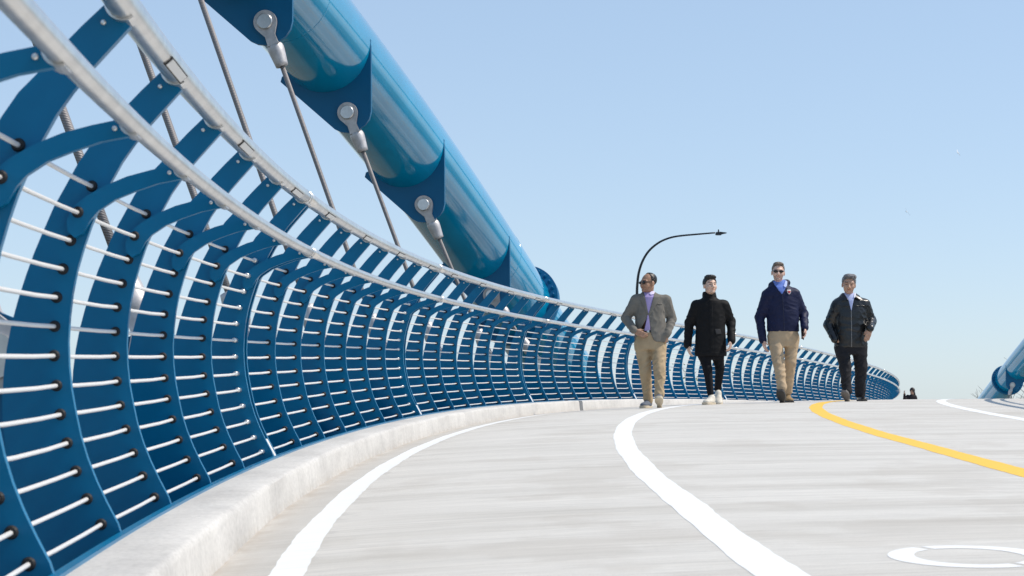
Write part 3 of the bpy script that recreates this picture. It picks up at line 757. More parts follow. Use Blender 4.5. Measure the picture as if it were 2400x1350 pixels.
class Person:
    def __init__(s, px, py, D, label, lat_s):
        s.k = 4000.0/D; s.px = px; s.py = py; s.root = empty('person', lat_s); tag(s.root, label, 'person')
        s.h = 0.006
    def p(s, x, y, dep=0.0):           # photo position -> metres in the person's own frame
        return np.array([(x-s.px)/s.k, dep, (s.py-y)/s.k])
    def field(s, lo=(-.42, -.5, -.03), hi=(.42, .45, 1.95), h=None): return Field(lo, hi, h or s.h)

    def head(s, f, c, yaw, pitch=0, roll=0, sc=1.0, jaw=1.0):
        M = rotm(yaw, pitch, roll); s.hc = np.array(c); s.hM = M; s.hs = sc
        E = lambda q, r, k=0.02, op='u': f.ell(np.array(q)*sc, np.array(r)*sc, k, M, op, s.hc)
        W = lambda q: M @ (np.array(q)*sc) + s.hc
        E((0, .018, .050), (.074, .094, .078)); E((0, -.018, -.005), (.066, .078, .088), .03); E((0, -.032, -.062), (.052*jaw, .054, .045), .03)
        E((0, -.078, -.088), (.024, .020, .018), .02)
        for q in (-1, 1):
            E((q*.040, -.058, -.022), (.028, .030, .030), .025); E((q*.078, .012, -.004), (.011, .024, .034), .008)
            f.cone(W((q*.012, -.086, .030)), W((q*.048, -.070, .028)), .013*sc, .011*sc, .018)
            E((q*.032, -.094, .008), (.019, .015, .011), .014, 's'); E((q*.032, -.080, .008), (.014, .012, .010), .004)
            E((q*.013, -.100, -.030), (.010, .012, .008), .010)
        f.cone(W((0, -.086, .022)), W((0, -.112, -.024)), .009*sc, .0135*sc, .012)
        f.cone(W((-.018, -.088, -.054)), W((.018, -.088, -.054)), .0085*sc, .0085*sc, .008); E((0, -.094, -.060), (.016, .008, .006), .006)
        return W
    def local(s, V): return ((V - s.hc) @ s.hM)/s.hs
    def tint(s, o, brow=(0.25, 0.2, 0.18), lips=(0.85, 0.6, 0.55), beard=None, eyes=True):
        me = o.data; V = np.empty(len(me.vertices)*3, np.float32); me.vertices.foreach_get('co', V); q = s.local(V.reshape(-1, 3))
        C = np.ones((len(q), 4), np.float32); x, y, z = np.abs(q[:, 0]), q[:, 1], q[:, 2]; fr = y < -.04
        def blend(w, c):
            w = np.clip(w, 0, 1)[:, None]; C[:, :3] = C[:, :3]*(1-w) + np.array(c)*w
        if beard is not None: blend(fr*np.clip((-.030-z)/.02, 0, 1)*np.clip((z+.125)/.02, 0, 1)*(x < .062)*0.8, beard)
        blend(fr*(np.exp(-((z-.034-.1*(x-.03)**2)/.0055)**2))*(x > .012)*(x < .055)*1.2, brow)
        if eyes: blend(fr*np.exp(-((z-.007)/.0055)**2)*np.exp(-((x-.032)/.014)**4), (0.22, 0.16, 0.14))
        blend(fr*np.exp(-((z+.056)/.008)**2)*(x < .024), lips)
        L = me.color_attributes.new('tint', 'FLOAT_COLOR', 'POINT'); L.data.foreach_set('color', C.ravel())
    def hair(s, m, fn, thick=0.014, extra=None, name='hair', noise=0.003):
        lo = s.hc-.17; hi = s.hc+.19; f = Field(lo, hi, 0.004); M, sc = s.hM, s.hs
        ax = [f.lo[k]+f.h*np.arange(f.n[k]) for k in range(3)]; G = np.meshgrid(*ax, indexing='ij'); P = np.stack([g.ravel() for g in G], 1); q = s.local(P)
        x, y, z = q.T
        r = np.array((.074, .094, .078))+thick; r2 = np.array((.066, .078, .088))+thick*0.4
        e = lambda c, r: (np.sqrt(((x-c[0])/r[0])**2+((y-c[1])/r[1])**2+((z-c[2])/r[2])**2)-1)*min(r)
        d = np.minimum(e((0, .018, .050), r), e((0, -.018, -.005), r2))
        if extra is not None: d = np.minimum(d, extra(x, y, z, e))
        d = d + noise*np.sin(x*420+y*60+3*np.sin(z*60))*np.sin(z*90+y*170+2*np.sin(x*80)) 
        d = np.maximum(d, fn(x, y, z))*sc
        f.d = d.reshape(tuple(f.n)).astype(np.float32); return f.mesh(name, m, s.root, 1)
    def hand(s, f, w, d, pal, thumb, curl=0.5, sc=1.0):
        """w wrist, d finger direction, pal palm normal, thumb direction of the thumb side; body field f"""
        d = np.array(d, float); d /= np.linalg.norm(d); pal = np.array(pal, float); pal -= d*(pal@d); pal /= np.linalg.norm(pal); sd_ = np.cross(d, pal); 
        if sd_ @ np.array(thumb) < 0: sd_ = -sd_
        w = np.array(w, float); kn = w + d*.085*sc
        for t in (-.026, -.009, .009, .026): f.cone(w + sd_*t*.7*sc, kn + sd_*t*sc, .017*sc, .0125*sc, .012)
        for t, L in ((.027, .072), (.009, .082), (-.009, .076), (-.026, .058)):
            a = kn + sd_*t*sc; q = d.copy(); L *= sc
            for i, fr in enumerate((.45, .32, .23)):
                c_ = curl*(0.35+0.5*i); q2 = q*math.cos(c_) + pal*math.sin(c_); b = a + q2*L*fr
                f.cone(a, b, (.0095-.0008*i)*sc, (.0088-.0008*i)*sc, .003); a = b; q = q2
                pal = pal  # curl is about the knuckle axis
        a = w + sd_*.020*sc + d*.022*sc; b = a + (sd_*.60 + d*.75 + pal*.35)*.040*sc; c_ = b + (sd_*.15 + d*.9 + pal*.35)*.034*sc
        f.cone(a, b, .0125*sc, .0105*sc, .008); f.cone(b, c_, .0105*sc, .0085*sc, .004)
    def shoe(s, ank, yaw, pitch, m_up, m_sole, L=0.29, laces=None, heel=0.025, h=0.005, wid=1.0):
        """ank = point on the sole under the ankle"""
        o = np.array(ank, float); M = rotm(yaw, pitch); f = Field(o-.27, o+.27, h); E = lambda c, r, k=.02, op='u': f.ell(c, r, k, M, op, o)
        E((0, -.085, .038), (.047*wid, .085, .032)); E((0, -.15, .032), (.043*wid, .045, .026), .02); E((0, -.01, .052), (.040*wid, .075, .044), .03); E((0, .035, .055), (.037*wid, .042, .048), .02); E((0, .012, .095), (.038*wid, .045, .035), .03)
        up = f.mesh('shoe', m_up, s.root, 1)
        g = Field(o-.27, o+.27, h); ax = [g.lo[k]+g.h*np.arange(g.n[k]) for k in range(3)]; G = np.meshgrid(*ax, indexing='ij'); P = (np.stack([q.ravel() for q in G], 1)-o) @ M
        x, y, z = P.T; t = np.clip((y+.20)/.28, 0, 1); wv = wid*(.030 + .022*np.sin(np.pi*np.clip(t*1.15+.12, 0, 1))**.8 - .010*np.exp(-((t-.62)/.16)**2))
        out = np.maximum(np.abs(x)-wv, np.abs(y+.060)-(L/2-.005)); tip = np.sqrt((x/1.0)**2 + np.maximum(np.abs(y+.060)-(L/2-.05), 0)**2) - .05*wid
        d = np.maximum(np.maximum(out, tip), np.abs(z-.008)-heel/2-.004)
        g.d = d.reshape(tuple(g.n)).astype(np.float32); so = g.mesh('sole', m_sole, up, 1)
        return up
    def torso(s, keys, z):
        K = np.array(keys); return [np.interp(z, K[:, 0], K[:, j]) for j in range(1, 5)]
    def loft(s, f, keys, k=0.02, wr=0.0, seed=0.0, cap=0.01, infl=0.0, clip=None):
        K = np.array(sorted(keys)); z0, z1 = K[0, 0], K[-1, 0]
        def fn(x, y, z):
            cx, cy, a, b = [np.interp(z, K[:, 0], K[:, j]) for j in range(1, 5)]
            a = a+infl; b = b+infl
            q = np.sqrt(((x-cx)/a)**2 + ((y-cy)/b)**2 + 1e-9); d = (q-1)*np.minimum(a, b)*1.05
            if wr: d = d + wr*folds(x, y, z, seed)
            d = np.maximum(d, np.maximum(z0-z, z-z1)+cap*0)
            if clip is not None: d = np.maximum(d, clip(x, y, z))
            return d
        A = K[:, 1:5]
        f.put(fn, ((K[:, 1]-K[:, 3]).min()-infl, (K[:, 2]-K[:, 4]).min()-infl, z0), ((K[:, 1]+K[:, 3]).max()+infl, (K[:, 2]+K[:, 4]).max()+infl, z1), k)
        return f
    def patch(s, name, m, keys, poly, infl, wr=0.0, seed=0.0, parent=None, h=0.004, back=False, depth=0.05):
        """a piece of cloth lying on the front of the torso, outlined by poly (metres x,z)"""
        P = np.array(poly); pf = poly_sd(poly); K = np.array(sorted(keys))
        y0 = (K[:, 2]-K[:, 4]).min()-infl-.03
        f = Field((P[:, 0].min()-.02, y0, P[:, 1].min()-.02), (P[:, 0].max()+.02, .06, P[:, 1].max()+.02), h)
        s.loft(f, keys, 0, wr, seed, infl=infl, clip=lambda x, y, z: np.maximum(pf(x, z), (y-.0) if not back else -y))
        return f.mesh(name, m, parent or s.root, 1)
    def leg(s, f, hip, knee, ank, r=(.092, .066, .058), seed=0.0, k=.03, amp=.006):
        f.cone(hip, knee, r[0], r[1], k, (amp, 55, seed, .85, .45)); f.cone(knee, ank, r[1], r[2], .02, (amp*.9, 60, seed+2, .75, .6))
    def arm(s, f, sh, el, wr_, r=(.068, .056, .046), seed=0.0, amp=.006, k=.03):
        f.cone(sh, el, r[0], r[1], .05, (amp, 60, seed, .9, .4)); f.cone(el, wr_, r[1], r[2], .015, (amp, 70, seed+1, .25, .5))
    def inner(s, f, sh, el, wr_, hip, knee, ank, neck, chest):
        """the body under the clothes, one surface with head and hands"""
        for a in (0, 1):
            f.cone(sh[a], el[a], .040, .033, .02); f.cone(el[a], wr_[a], .033, .025, .02)
            f.cone(hip[a], knee[a], .062, .042, .02); f.cone(knee[a], ank[a], .042, .032, .02)
            f.cone(sh[a], chest, .045, .07, .03)
        c2 = np.array(chest)*.35 + (np.array(hip[0])+np.array(hip[1]))*.325
        f.cone(chest, c2, .085, .085, .03); f.cone(c2, (np.array(hip[0])+np.array(hip[1]))/2, .085, .08, .03)
        f.cone(chest, neck, .07, .055, .03); f.cone(neck, s.hc - s.hM @ np.array((0, -.015, .045)), .056, .056, .02)

M_SOLEW = mat('cream_sole', (0.52, 0.45, 0.34), 0.7, noise=(12, 0.12)); M_SOLEB = mat('dark_rubber_sole', (0.035, 0.032, 0.03), 0.7, noise=(20, 0.2)); M_SOLEG = mat('grey_rubber_sole', (0.13, 0.12, 0.115), 0.65, noise=(15, 0.15))
M_HAIRK = mat('black_hair', (0.010, 0.009, 0.010), 0.42, bump=(90, 0.5, 0.004)); M_HAIRG = mat('grey_hair', (0.17, 0.165, 0.17), 0.5, noise=(30, 0.55), bump=(90, 0.5, 0.004)); M_HAIRB = mat('brown_grey_hair', (0.15, 0.115, 0.09), 0.5, noise=(30, 0.35), bump=(90, 0.5, 0.004))
M_GLASS = mat('dark_lenses', (0.006, 0.006, 0.008), 0.08)
SK1 = skin_mat('skin_brown', (0.38, 0.215, 0.14)); SK2 = skin_mat('skin_light', (0.66, 0.44, 0.335)); SK3 = skin_mat('skin_fair', (0.68, 0.445, 0.35)); SK4 = skin_mat('skin_tan', (0.50, 0.295, 0.20))

def shades(P, wide=False, wrap=0.0):
    f = Field(P.hc-.15, P.hc+.15, 0.0035); M, o, sc = P.hM, P.hc, P.hs; W = lambda q: M @ (np.array(q)*sc) + o
    for q in (-1, 1):
        f.ell(np.array((q*.034, -.097, .010))*sc, np.array((.029, .011, .019 if not wide else .0165))*sc, .004, M, 'u', o)
        f.cone(W((q*.058, -.088, .016)), W((q*.080, .005, .018)), .006, .004, .002)
    f.cone(W((-.012, -.104, .016)), W((.012, -.104, .016)), .004, .004, .003)
    return f.mesh('sunglasses', M_GLASS, P.root, 1)


def line_fn(ys, zs):
    return lambda x, y, z: np.interp(y, ys, zs) - z
FULL = line_fn([-.1, -.07, -.045, -.02, .0, .04, .1], [.088, .080, .060, .022, -.005, -.045, -.078])

def keyset(P, rows):     # rows: (photo y, photo x, half width, half depth[, depth centre])
    out = []
    for r in rows:
        q = P.p(r[1], r[0]); out.append((q[2], q[0], r[4] if len(r) > 4 else 0.0, r[2], r[3]))
    return sorted(out)
def outline(P, pts): return [(P.p(x, y)[0], P.p(x, y)[2]) for x, y in pts]

def spot(px, D):
    """point of the deck at view depth D (metres) in the photo column px"""
    th = math.atan(270/4000); s, lat = D-8.6, 2.0
    for _ in range(60):
        q = deck(s, lat); dep = q.y*math.cos(th) + (q.z-H0)*math.sin(th); x = 1200 + 4000*q.x/dep
        s += (D-dep)*0.7; lat += (px-x)/4000*D*0.7
    return deck(s, lat)

# ---- man in grey blazer
def man_blazer():
    P = Person(1525, 958, 20.6, 'man in grey blazer, lavender shirt and khaki trousers looking aside in sunglasses', spot(1525, 20.6))
    p = P.p
    sh = [p(1493, 704.5), p(1562, 705)]; el = [p(1468, 747, .05), p(1577, 749, .07)]; wr = [p(1487, 779, -.13), p(1564, 784, -.08)]
    hip = [p(1507, 812), p(1543, 812)]; kn = [p(1513, 873, -.02), p(1544, 868, -.15)]; an = [p(1520, 936, .06), p(1542, 930, -.27)]
    f = P.field((-.40, -.45, -.02), (.40, .35, 1.78), .005)
    W = P.head(f, p(1520.5, 666.5, -.03), -1.0, 0.02, 0, 0.98); P.inner(f, sh, el, wr, hip, kn, an, p(1521, 692, .02), p(1524, 712, .01))
    P.hand(f, wr[0], (.85, -.25, -.38), (.1, 1, 0), (0, 0, 1), .45); f.cone(wr[1], wr[1]+np.array((-.03, .02, -.09)), .03, .03, .02)
    b = f.mesh('body', SK1, P.root, 1); P.tint(b, beard=(0.75, 0.72, 0.72))
    P.hair(M_HAIRK, line_fn([-.1, -.016, -.004, .004, .012, .04, .1], [.3, .3, .040, .0, -.03, -.055, -.078]), .009)
    shades(P)
    blz = cloth('grey_wool', (0.165, 0.154, 0.135), .85, 220, .3); khk = cloth('khaki_cotton', (0.40, 0.30, 0.185), .85, 200, .25); lav = cloth('lavender_cotton', (0.37, 0.30, 0.55), .8, 260, .15)
    K = keyset(P, [(684.5, 1521, .062, .062, .02), (689, 1522, .095, .075, .015), (693, 1523, .150, .090, .01), (699, 1525, .195, .105, 0), (720, 1525, .200, .122, 0), (742, 1525, .180, .128, 0), (770, 1526, .188, .130, 0), (790, 1527, .200, .135, 0), (804, 1528, .205, .138, 0)])
    g = P.field((-.42, -.4, .7), (.42, .35, 1.50)); cut = poly_sd(outline(P, [(1519, 743), (1508, 762), (1496, 782), (1488, 806), (1490, 830), (1540, 830), (1541, 806), (1531, 800), (1525, 786)]))
    P.loft(g, K, .02, .006, 1.0, clip=lambda x, y, z: np.where(y < 0.02, np.maximum(-cut(x, z), -1), -1)); 
    P.arm(g, sh[0], el[0], wr[0]+np.array((-.012, 0, .012)), (.068, .058, .047), 1.0); P.arm(g, sh[1], el[1], wr[1], (.068, .058, .048), 2.2)
    g.cone(p(1556, 790, -.06), p(1550, 802, -.06), .055, .03, .03)
    j = g.mesh('blazer', blz, P.root, 1)
    P.patch('shirt', lav, K, outline(P, [(1509, 684), (1535, 682), (1532, 697), (1528, 711), (1519.5, 741), (1521, 752), (1523, 776), (1509, 779), (1514, 757), (1517, 740), (1514.5, 716), (1511, 696)]), .005)
    P.patch('lapel', blz, K, outline(P, [(1535, 683), (1541, 687), (1548, 696), (1544, 700), (1546, 704), (1521, 743), (1519, 739), (1528, 711), (1532, 696)]), .011, parent=j)
    P.patch('lapel', blz, K, outline(P, [(1507, 685), (1500, 692), (1499, 699), (1503, 702), (1501, 706), (1518, 743), (1519, 739), (1514.5, 716), (1510, 696)]), .011, parent=j)
    P.patch('shirt_collar', cloth('lavender_collar', (0.62, 0.56, 0.76), .8, 260, .15), K, outline(P, [(1532, 681), (1538, 682), (1533, 692), (1525, 694), (1521, 690)]), .018)
    P.patch('pocket_welt', blz, K, outline(P, [(1537, 712.5), (1552, 714), (1552, 717), (1537, 715.5)]), .008, parent=j)
    T = keyset(P, [(774, 1524, .160, .112), (790, 1524, .178, .122), (806, 1525, .188, .130), (822, 1525, .180, .125)])
    t = P.field((-.34, -.48, .03), (.34, .32, 1.02)); P.loft(t, T, .03, .002, 3.0)
    P.leg(t, hip[0], kn[0], an[0]+np.array((0, 0, -.02)), (.098, .074, .056), 0.3, amp=.010); P.leg(t, hip[1], kn[1], an[1]+np.array((0, .02, .01)), (.100, .076, .058), 1.7, amp=.013)
    t.mesh('trousers', khk, P.root, 1)
    P.patch('belt', M_BLACK, T, outline(P, [(1500, 776), (1530, 777), (1530, 782.5), (1500, 781.5)]), .010)
    P.patch('belt_buckle', M_PIN, T, outline(P, [(1514.5, 776), (1521, 776.3), (1521, 783), (1514.5, 782.7)]), .015)
    su = cloth('blue_grey_canvas', (0.12, 0.14, 0.18), .8)
    P.shoe(p(1520, 957.5, .06), -.45, 0, su, M_SOLEW); P.shoe(p(1541, 951.5, -.26), -.12, -.47, su, M_SOLEW)

# ---- man in black parka
def man_black():
    P = Person(1667, 951, 22.2, 'man in black high collar coat, slim black trousers and cream sneakers', spot(1667, 22.2))
    p = P.p
    sh = [p(1634, 718), p(1699, 717)]; el = [p(1618, 759, .06), p(1716, 757, .06)]; wr = [p(1612.5, 811, 0), p(1714, 802, -.08)]
    hip = [p(1651, 832), p(1682, 832)]; kn = [p(1657, 868, -.09), p(1689, 866, .04)]; an = [p(1663, 927, -.12), p(1688, 916, .24)]
    f = P.field((-.40, -.42, -.02), (.40, .45, 1.74), .005)
    P.head(f, p(1665.5, 673.5, -.04), .28, -.10, .03, 1.0, 1.05); P.inner(f, sh, el, wr, hip, kn, an, p(1665, 698, .01), p(1666, 724, .01))
    P.hand(f, wr[0], (.22, -.15, -1), (1, .2, 0), (0, -1, 0), .30); P.hand(f, wr[1], (-.22, -.35, -.9), (-1, .2, 0), (0, -1, 0), .5)
    b = f.mesh('body', SK2, P.root, 1); P.tint(b, brow=(.12, .1, .1))
    P.hair(M_HAIRK, FULL, .014, lambda x, y, z, e: np.minimum(e((0, -.028, .112), (.070, .072, .034)), e((-.03, -.02, .11), (.05, .07, .036))))
    blk = cloth('black_shell', (0.006, 0.006, 0.007), .7, 180, .2, spec=.22); gry = cloth('flap_black', (0.035, 0.034, 0.036), .6, 180, .2)
    K = keyset(P, [(686, 1664.5, .080, .078, .02), (690, 1664.5, .090, .085, .015), (700, 1665, .094, .090, .01), (704, 1665, .122, .096, .01), (708, 1666, .172, .103, .0), (714, 1666, .202, .110, 0), (735, 1666, .206, .128, 0), (770, 1666.5, .192, .132, 0), (800, 1666.5, .200, .136, 0), (829, 1666.5, .206, .14, 0), (838, 1666.5, .198, .136, 0)])
    g = P.field((-.42, -.32, .58), (.42, .35, 1.50)); P.loft(g, K, .015, .0028, 2.0)
    P.arm(g, sh[0], el[0], wr[0], (.070, .062, .053), 2.0, .007); P.arm(g, sh[1], el[1], wr[1], (.070, .062, .053), .6, .008)
    nk = P.hM @ np.array((0, -.06, -.15)) + P.hc
    g.cone(p(1667, 690, -.16), p(1666, 700, -.12), .030, .018, .02, op='s')
    j = g.mesh('coat', blk, P.root, 1)
    P.patch('storm_flap', blk, K, outline(P, [(1662, 705), (1669, 705), (1670, 770), (1670, 832), (1662, 832), (1661, 760)]), .006, .0045, 2.0, j)
    P.patch('pocket_flap', gry, K, outline(P, [(1674, 775), (1687, 775), (1690, 786), (1677, 788)]), .010, .0045, 2.0, j)
    P.patch('hem_band', blk, K, outline(P, [(1628, 829), (1706, 829), (1706, 838), (1628, 838)]), .006, .003, 4.0, j)
    T = keyset(P, [(806, 1666, .165, .115), (835, 1666.5, .168, .118), (845, 1667, .150, .11)])
    t = P.field((-.3, -.3, .06), (.3, .4, .85)); P.loft(t, T, .03)
    P.leg(t, hip[0], kn[0], an[0]+np.array((0, 0, .012)), (.084, .060, .044), .3, amp=.004); P.leg(t, hip[1], kn[1], an[1]+np.array((0, 0, .012)), (.084, .060, .046), 1.7, amp=.005)
    t.mesh('trousers', cloth('black_denim', (0.007, 0.007, 0.009), .8, spec=.2), P.root, 1)
    crm = cloth('cream_leather', (0.66, 0.62, 0.54), .6, 60, .2)
    P.shoe(p(1664, 950.5, -.14), -.55, 0, crm, M_SOLEW, .30, wid=1.05); P.shoe(p(1688, 939.5, .20), -.08, .42, crm, M_SOLEW, .30, wid=1.05)

# ---- man in navy jacket
def man_navy():
    P = Person(1838, 943, 22.6, 'tall man in navy zip jacket, blue shirt and sunglasses carrying a phone', spot(1838, 22.6))
    p = P.p
    sh = [p(1801, 693), p(1864, 688)]; el = [p(1783.5, 743, .05), p(1888, 734, .08)]; wr = [p(1789, 797, -.02), p(1884, 768, -.14)]
    hip = [p(1818, 793), p(1857, 793)]; kn = [p(1822, 850, -.16), p(1853, 850, -.02)]; an = [p(1825, 908, -.30), p(1849.5, 916, .10)]
    f = P.field((-.40, -.50, -.02), (.40, .35, 1.92), .005)
    P.head(f, p(1825.5, 638.5, -.05), -.10, .0, .04, 1.04, .98); P.inner(f, sh, el, wr, hip, kn, an, p(1829, 668, .0), p(1834, 692, .01))
    P.hand(f, wr[0], (.22, -.2, -.95), (1, .2, 0), (0, -1, 0), .35, 1.03); P.hand(f, wr[1], (.0, -.25, -.95), (-1, -.1, 0), (0, -1, 0), .75, 1.03)
    b = f.mesh('body', SK3, P.root, 1); P.tint(b, beard=(0.66, 0.66, 0.68), brow=(.5, .42, .38), eyes=False)
    P.hair(M_HAIRB, line_fn([-.1, -.07, -.05, -.02, .0, .04, .1], [.105, .095, .075, .025, 0, -.04, -.07]), .008, lambda x, y, z, e: e((0, -.01, .105), (.066, .075, .035)))
    shades(P, True)
    nvy = cloth('navy_softshell', (0.006, 0.010, 0.045), .6, 200, .15, spec=.3); shb = cloth('blue_cotton', (0.14, 0.23, 0.62), .8, 260, .15); khk = cloth('tan_cotton', (0.46, 0.345, 0.225), .85, 200, .25)
    K = keyset(P, [(655, 1829, .082, .078, .03), (661, 1829, .098, .084, .02), (667, 1830, .125, .09, .015), (673, 1830, .165, .104, .005), (683, 1832, .215, .118, 0), (708, 1835, .225, .135, 0), (740, 1837, .214, .140, 0), (765, 1837, .212, .138, 0), (774, 1837, .214, .134, 0), (777, 1837, .206, .130, 0)])
    g = P.field((-.44, -.4, .78), (.44, .35, 1.70)); P.loft(g, K, .02, .004, 5.0)
    P.arm(g, sh[0], el[0], wr[0], (.078, .066, .052), 2.0, .007); P.arm(g, sh[1], el[1], wr[1], (.078, .066, .052), .6, .009)
    for a in (0, 1): g.cone(p((1812, 1848)[a], (667, 661)[a], .03), p((1820, 1842)[a], (679, 676)[a], -.08), .030, .020, .02)
    g.cone(p(1813, 667, .05), p(1849, 661, .05), .045, .045, .03)
    j = g.mesh('jacket', nvy, P.root, 1)
    P.patch('shirt', shb, K, outline(P, [(1814, 658), (1846, 654), (1844.5, 668), (1839, 679), (1832, 690), (1824, 680), (1817, 668)]), .012)
    P.patch('shirt_collar', cloth('pale_blue_collar', (0.42, 0.50, 0.80), .8), K, outline(P, [(1836, 670), (1843, 656), (1848, 658), (1844, 671), (1840, 674)]), .026)
    P.patch('zip', cloth('zip_tape', (0.02, 0.024, 0.05), .5), K, outline(P, [(1832, 690), (1833.5, 690), (1837, 776), (1835.5, 776)]), .006, .004, 5.0, j)
    P.patch('badge', cloth('white_badge', (0.62, 0.62, 0.62), .7), K, outline(P, [(1844, 679), (1853.5, 678.5), (1853.5, 684), (1852, 688), (1849, 690.5), (1846, 688), (1844, 684)]), .010, .004, 5.0, j, h=.003)
    P.patch('badge_shield', cloth('red_badge', (0.55, 0.05, 0.03), .7), K, outline(P, [(1845, 682), (1852.5, 681.7), (1852.5, 685), (1849, 689), (1845.5, 685)]), .0135, .004, 5.0, j, h=.003)
    P.patch('badge_lettering', cloth('navy_badge_print', (0.05, 0.06, 0.2), .7), K, outline(P, [(1846, 684), (1848, 683.5), (1848, 685), (1850, 684.6), (1852, 684.4), (1852, 685.6), (1846, 685.8)]), .0155, .004, 5.0, j, h=.0025)
    T = keyset(P, [(772, 1837, .198, .128), (785, 1837, .202, .132), (800, 1837.5, .196, .130), (812, 1838, .180, .12)])
    t = P.field((-.34, -.5, .06), (.34, .32, 1.02)); P.loft(t, T, .03, .002, 3.0)
    P.leg(t, hip[0], kn[0], an[0]+np.array((0, .02, 0)), (.102, .078, .064), 0.3, amp=.013); P.leg(t, hip[1], kn[1], an[1], (.102, .075, .060), 1.7, amp=.008)
    t.mesh('trousers', khk, P.root, 1)
    P.shoe(p(1824, 938, -.30), -.28, -.62, cloth('dark_brown_leather', (0.05, 0.04, 0.03), .5), M_SOLEB, .32, wid=1.15, heel=.035); P.shoe(p(1849, 942.5, .10), .05, 0, cloth('tan_suede', (0.28, 0.19, 0.10), .8), M_SOLEB, .31, wid=1.1)
    # the phone in his hand is a thing of its own
    c = Vector(wr[1]) + Vector((-.040, -.045, -.085)) + P.root.location
    ph = empty('phone', c); ph.rotation_euler = (-.15, .25, 1.05); tag(ph, 'black phone held in the hand of the man in navy', 'phone')
    m = MB(); m.plate([(-.038+.008, -.075), (.038-.008, -.075), (.038, -.067), (.038, .067), (.030, .075), (-.030, .075), (-.038, .067), (-.038, -.067)], -.0045, .0045); m.build('case', M_BLACK, ph)
    MB().box((0, -.0052, 0), (.068, .0008, .138)).build('screen', M_GLASS, ph)

# ---- man in black leather jacket
def man_leather():
    P = Person(1997, 941.5, 23.0, 'grey haired man in shiny black leather jacket and charcoal trousers, one hand pocketed', spot(1997, 23))
    p = P.p
    sh = [p(1964, 717), p(2030, 714)]; el = [p(1945, 762, .05), p(2047, 753, .06)]; wr = [p(1957, 797, -.09), p(2034, 772, -.20)]
    hip = [p(1975, 815), p(2016, 815)]; kn = [p(1978, 862, -.12), p(2019, 862, 0)]; an = [p(1978, 918, -.24), p(2019, 924, .08)]
    f = P.field((-.40, -.48, -.02), (.40, .35, 1.80), .005)
    P.head(f, p(1990.5, 669, -.07), -.15, .10, .06, 1.08, 1.05); P.inner(f, sh, el, wr, hip, kn, an, p(1994, 698, .0), p(1997, 720, .01))
    P.hand(f, wr[1]+np.array((0, 0, -.01)), (-.32, -.12, -.92), (.2, 1, 0), (-1, 0, 0), .25, 1.05); P.hand(f, wr[0]+np.array((.02, .03, 0)), (.45, .35, -.8), (1, .3, 0), (0, -1, 0), .4)
    b = f.mesh('body', SK4, P.root, 1); P.tint(b, brow=(.3, .28, .28), lips=(.85, .62, .6))
    P.hair(M_HAIRG, FULL, .014, lambda x, y, z, e: np.minimum(e((.005, -.030, .108), (.076, .072, .034)), e((.045, .0, .10), (.045, .07, .04))), noise=.003)
    lth = mat('black_leather', (0.006, 0.0065, 0.0075), .30, noise=(9, .2), bump=(38, .35, .006), spec=.6)
    K = keyset(P, [(687, 1991, .078, .074, .02), (692, 1992, .115, .086, .01), (698, 1994, .165, .1, .005), (706, 1996, .218, .114, 0), (732, 1997, .226, .138, 0), (770, 1997, .220, .150, 0), (800, 1996, .224, .150, 0), (812, 1996, .226, .146, 0), (816, 1996, .216, .14, 0)])
    g = P.field((-.44, -.4, .66), (.44, .35, 1.52)); P.loft(g, K, .02, .0055, 7.0)
    P.arm(g, sh[0], el[0], wr[0]+np.array((-.015, 0, .0)), (.076, .066, .050), 2.0, .007); P.arm(g, sh[1], el[1], wr[1], (.076, .068, .052), .6, .009)
    j = g.mesh('leather_jacket', lth, P.root, 1)
    P.patch('shirt', cloth('pale_blue_shirt', (0.46, 0.53, 0.80), .8, 260, .15), K, outline(P, [(1978, 684), (2009, 679), (2006, 692), (2000, 703), (1993.2, 731), (1988, 706), (1981, 693)]), .012)
    P.patch('shirt_collar', cloth('white_collar', (0.70, 0.72, 0.80), .8), K, outline(P, [(2000, 697), (2007, 680), (2010, 681), (2006, 696), (2002, 700)]), .026)
    P.patch('jacket_collar', lth, K, outline(P, [(2004, 698), (2010, 682), (2016, 687), (2018, 703), (2013, 704)]), .026, parent=j)
    P.patch('jacket_collar', lth, K, outline(P, [(1978, 686), (1972, 692), (1976, 708), (1986, 704)]), .022, parent=j)
    P.patch('zip', mat('zip_metal', (0.25, 0.24, 0.24), .4, .6), K, outline(P, [(1992.3, 730), (1993.8, 730), (1993.3, 815), (1991.8, 815)]), .008, .0055, 7.0, j, h=.003)
    P.patch('yoke_seam', lth, K, outline(P, [(1965, 716), (1989, 719), (1989, 721), (1965, 718)]), .010, .0055, 7.0, j, h=.003); P.patch('yoke_seam', lth, K, outline(P, [(2000, 718.5), (2028, 716.5), (2028, 718.5), (2000, 720.5)]), .010, .0055, 7.0, j, h=.003)
    T = keyset(P, [(800, 1996, .205, .132), (815, 1996, .208, .134), (832, 1997, .190, .125)])
    t = P.field((-.34, -.48, .05), (.34, .32, .86)); P.loft(t, T, .03, .002, 3.0)
    P.leg(t, hip[0], kn[0], an[0]+np.array((0, .02, 0)), (.104, .080, .066), 0.3, amp=.012); P.leg(t, hip[1], kn[1], an[1], (.106, .084, .072), 1.7, amp=.009)
    t.mesh('trousers', cloth('charcoal_wool', (0.020, 0.020, 0.023), .8, 200, .2, spec=.2), P.root, 1)
    bs = mat('black_shoe_leather', (0.014, 0.013, 0.013), .22, bump=(30, .1, .003))
    P.shoe(p(1976, 937.5, -.24), -.35, -.52, bs, M_SOLEG, .30, wid=1.05); P.shoe(p(2019, 941.3, .08), .10, 0, bs, M_SOLEB, .29)

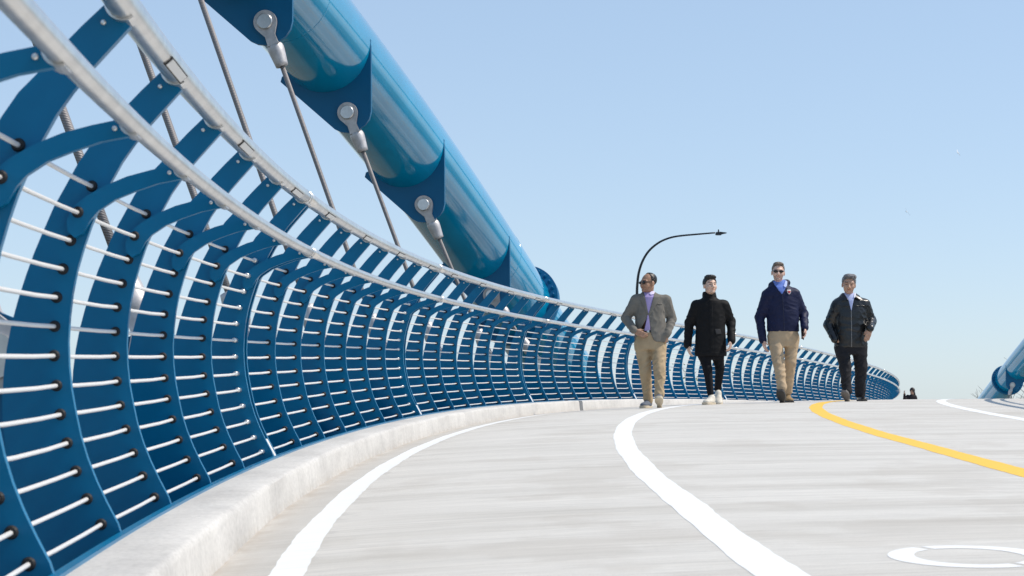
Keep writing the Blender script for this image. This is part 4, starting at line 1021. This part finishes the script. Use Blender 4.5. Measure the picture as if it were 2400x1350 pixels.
# ---- woman far behind the crest
def woman():
    P = Person(2138, 1004.6, 66.0, 'woman with long dark hair in dark coat raising her hands beyond the crest', spot(2138, 66)); P.h = .009
    p = P.p
    sh = [p(2128.5, 929), p(2146, 930)]; el = [p(2118.5, 938, -.15), p(2149, 945, 0)]; wr = [p(2117, 925, -.30), p(2146, 952, -.12)]
    hip = [p(2134, 958), p(2142, 958)]; kn = [p(2134, 978), p(2142, 978)]; an = [p(2134, 1000), p(2142, 1000)]
    f = P.field((-.42, -.55, -.02), (.42, .4, 1.72), .008)
    P.head(f, p(2139.5, 917.5, 0), -.5, 0, 0, .98); P.inner(f, sh, el, wr, hip, kn, an, p(2139, 925, .02), p(2138, 934, .02))
    P.hand(f, wr[0], (-.2, -.3, .9), (1, .2, 0), (0, -1, 0), .5); P.hand(f, wr[1], (-.4, -.5, .3), (0, 1, 0), (-1, 0, 0), .5)
    b = f.mesh('body', SK4, P.root, 1); P.tint(b)
    hm = mat('dark_brown_hair', (0.022, 0.014, 0.011), .5, bump=(60, .5, .006))
    h = P.field((-.2, -.2, 1.0), (.25, .3, 1.72), .008); h.ell(p(2139.7, 915, .0), (.100, .125, .112), .02); h.ell(p(2141, 921, .06), (.085, .08, .13), .03); h.cone(p(2143, 922, .08), p(2147, 938, .09), .07, .03, .04); h.cone(p(2144, 920, .05), p(2150, 934, .05), .03, .012, .03)
    M = P.hM; h.ell((0, -.095, -.03), (.05, .06, .085), .01, M, 's', P.hc); h.mesh('hair', hm, P.root, 1)
    ck = cloth('black_coat', (0.012, 0.011, 0.014), .8)
    g = P.field((-.42, -.5, .5), (.42, .35, 1.42), .009)
    P.loft(g, keyset(P, [(925, 2139, .07, .07), (928, 2138.5, .14, .09), (932, 2138, .19, .11), (945, 2138, .18, .12), (965, 2138, .21, .14)]), .03)
    P.arm(g, sh[0], el[0], wr[0], (.065, .058, .045), 1.0); P.arm(g, sh[1], el[1], wr[1], (.065, .058, .045), 2.0); g.mesh('coat', ck, P.root, 1)
    t = P.field((-.25, -.25, .04), (.25, .25, .8), .009); P.leg(t, hip[0], kn[0], an[0], (.09, .06, .045)); P.leg(t, hip[1], kn[1], an[1], (.09, .06, .045)); t.mesh('trousers', ck, P.root, 1)
    for a in an: P.shoe((a[0], a[1], 0), 0, 0, M_BLACK, M_SOLEB, h=.008)
for fn in (man_blazer, man_black, man_navy, man_leather, woman): fn()
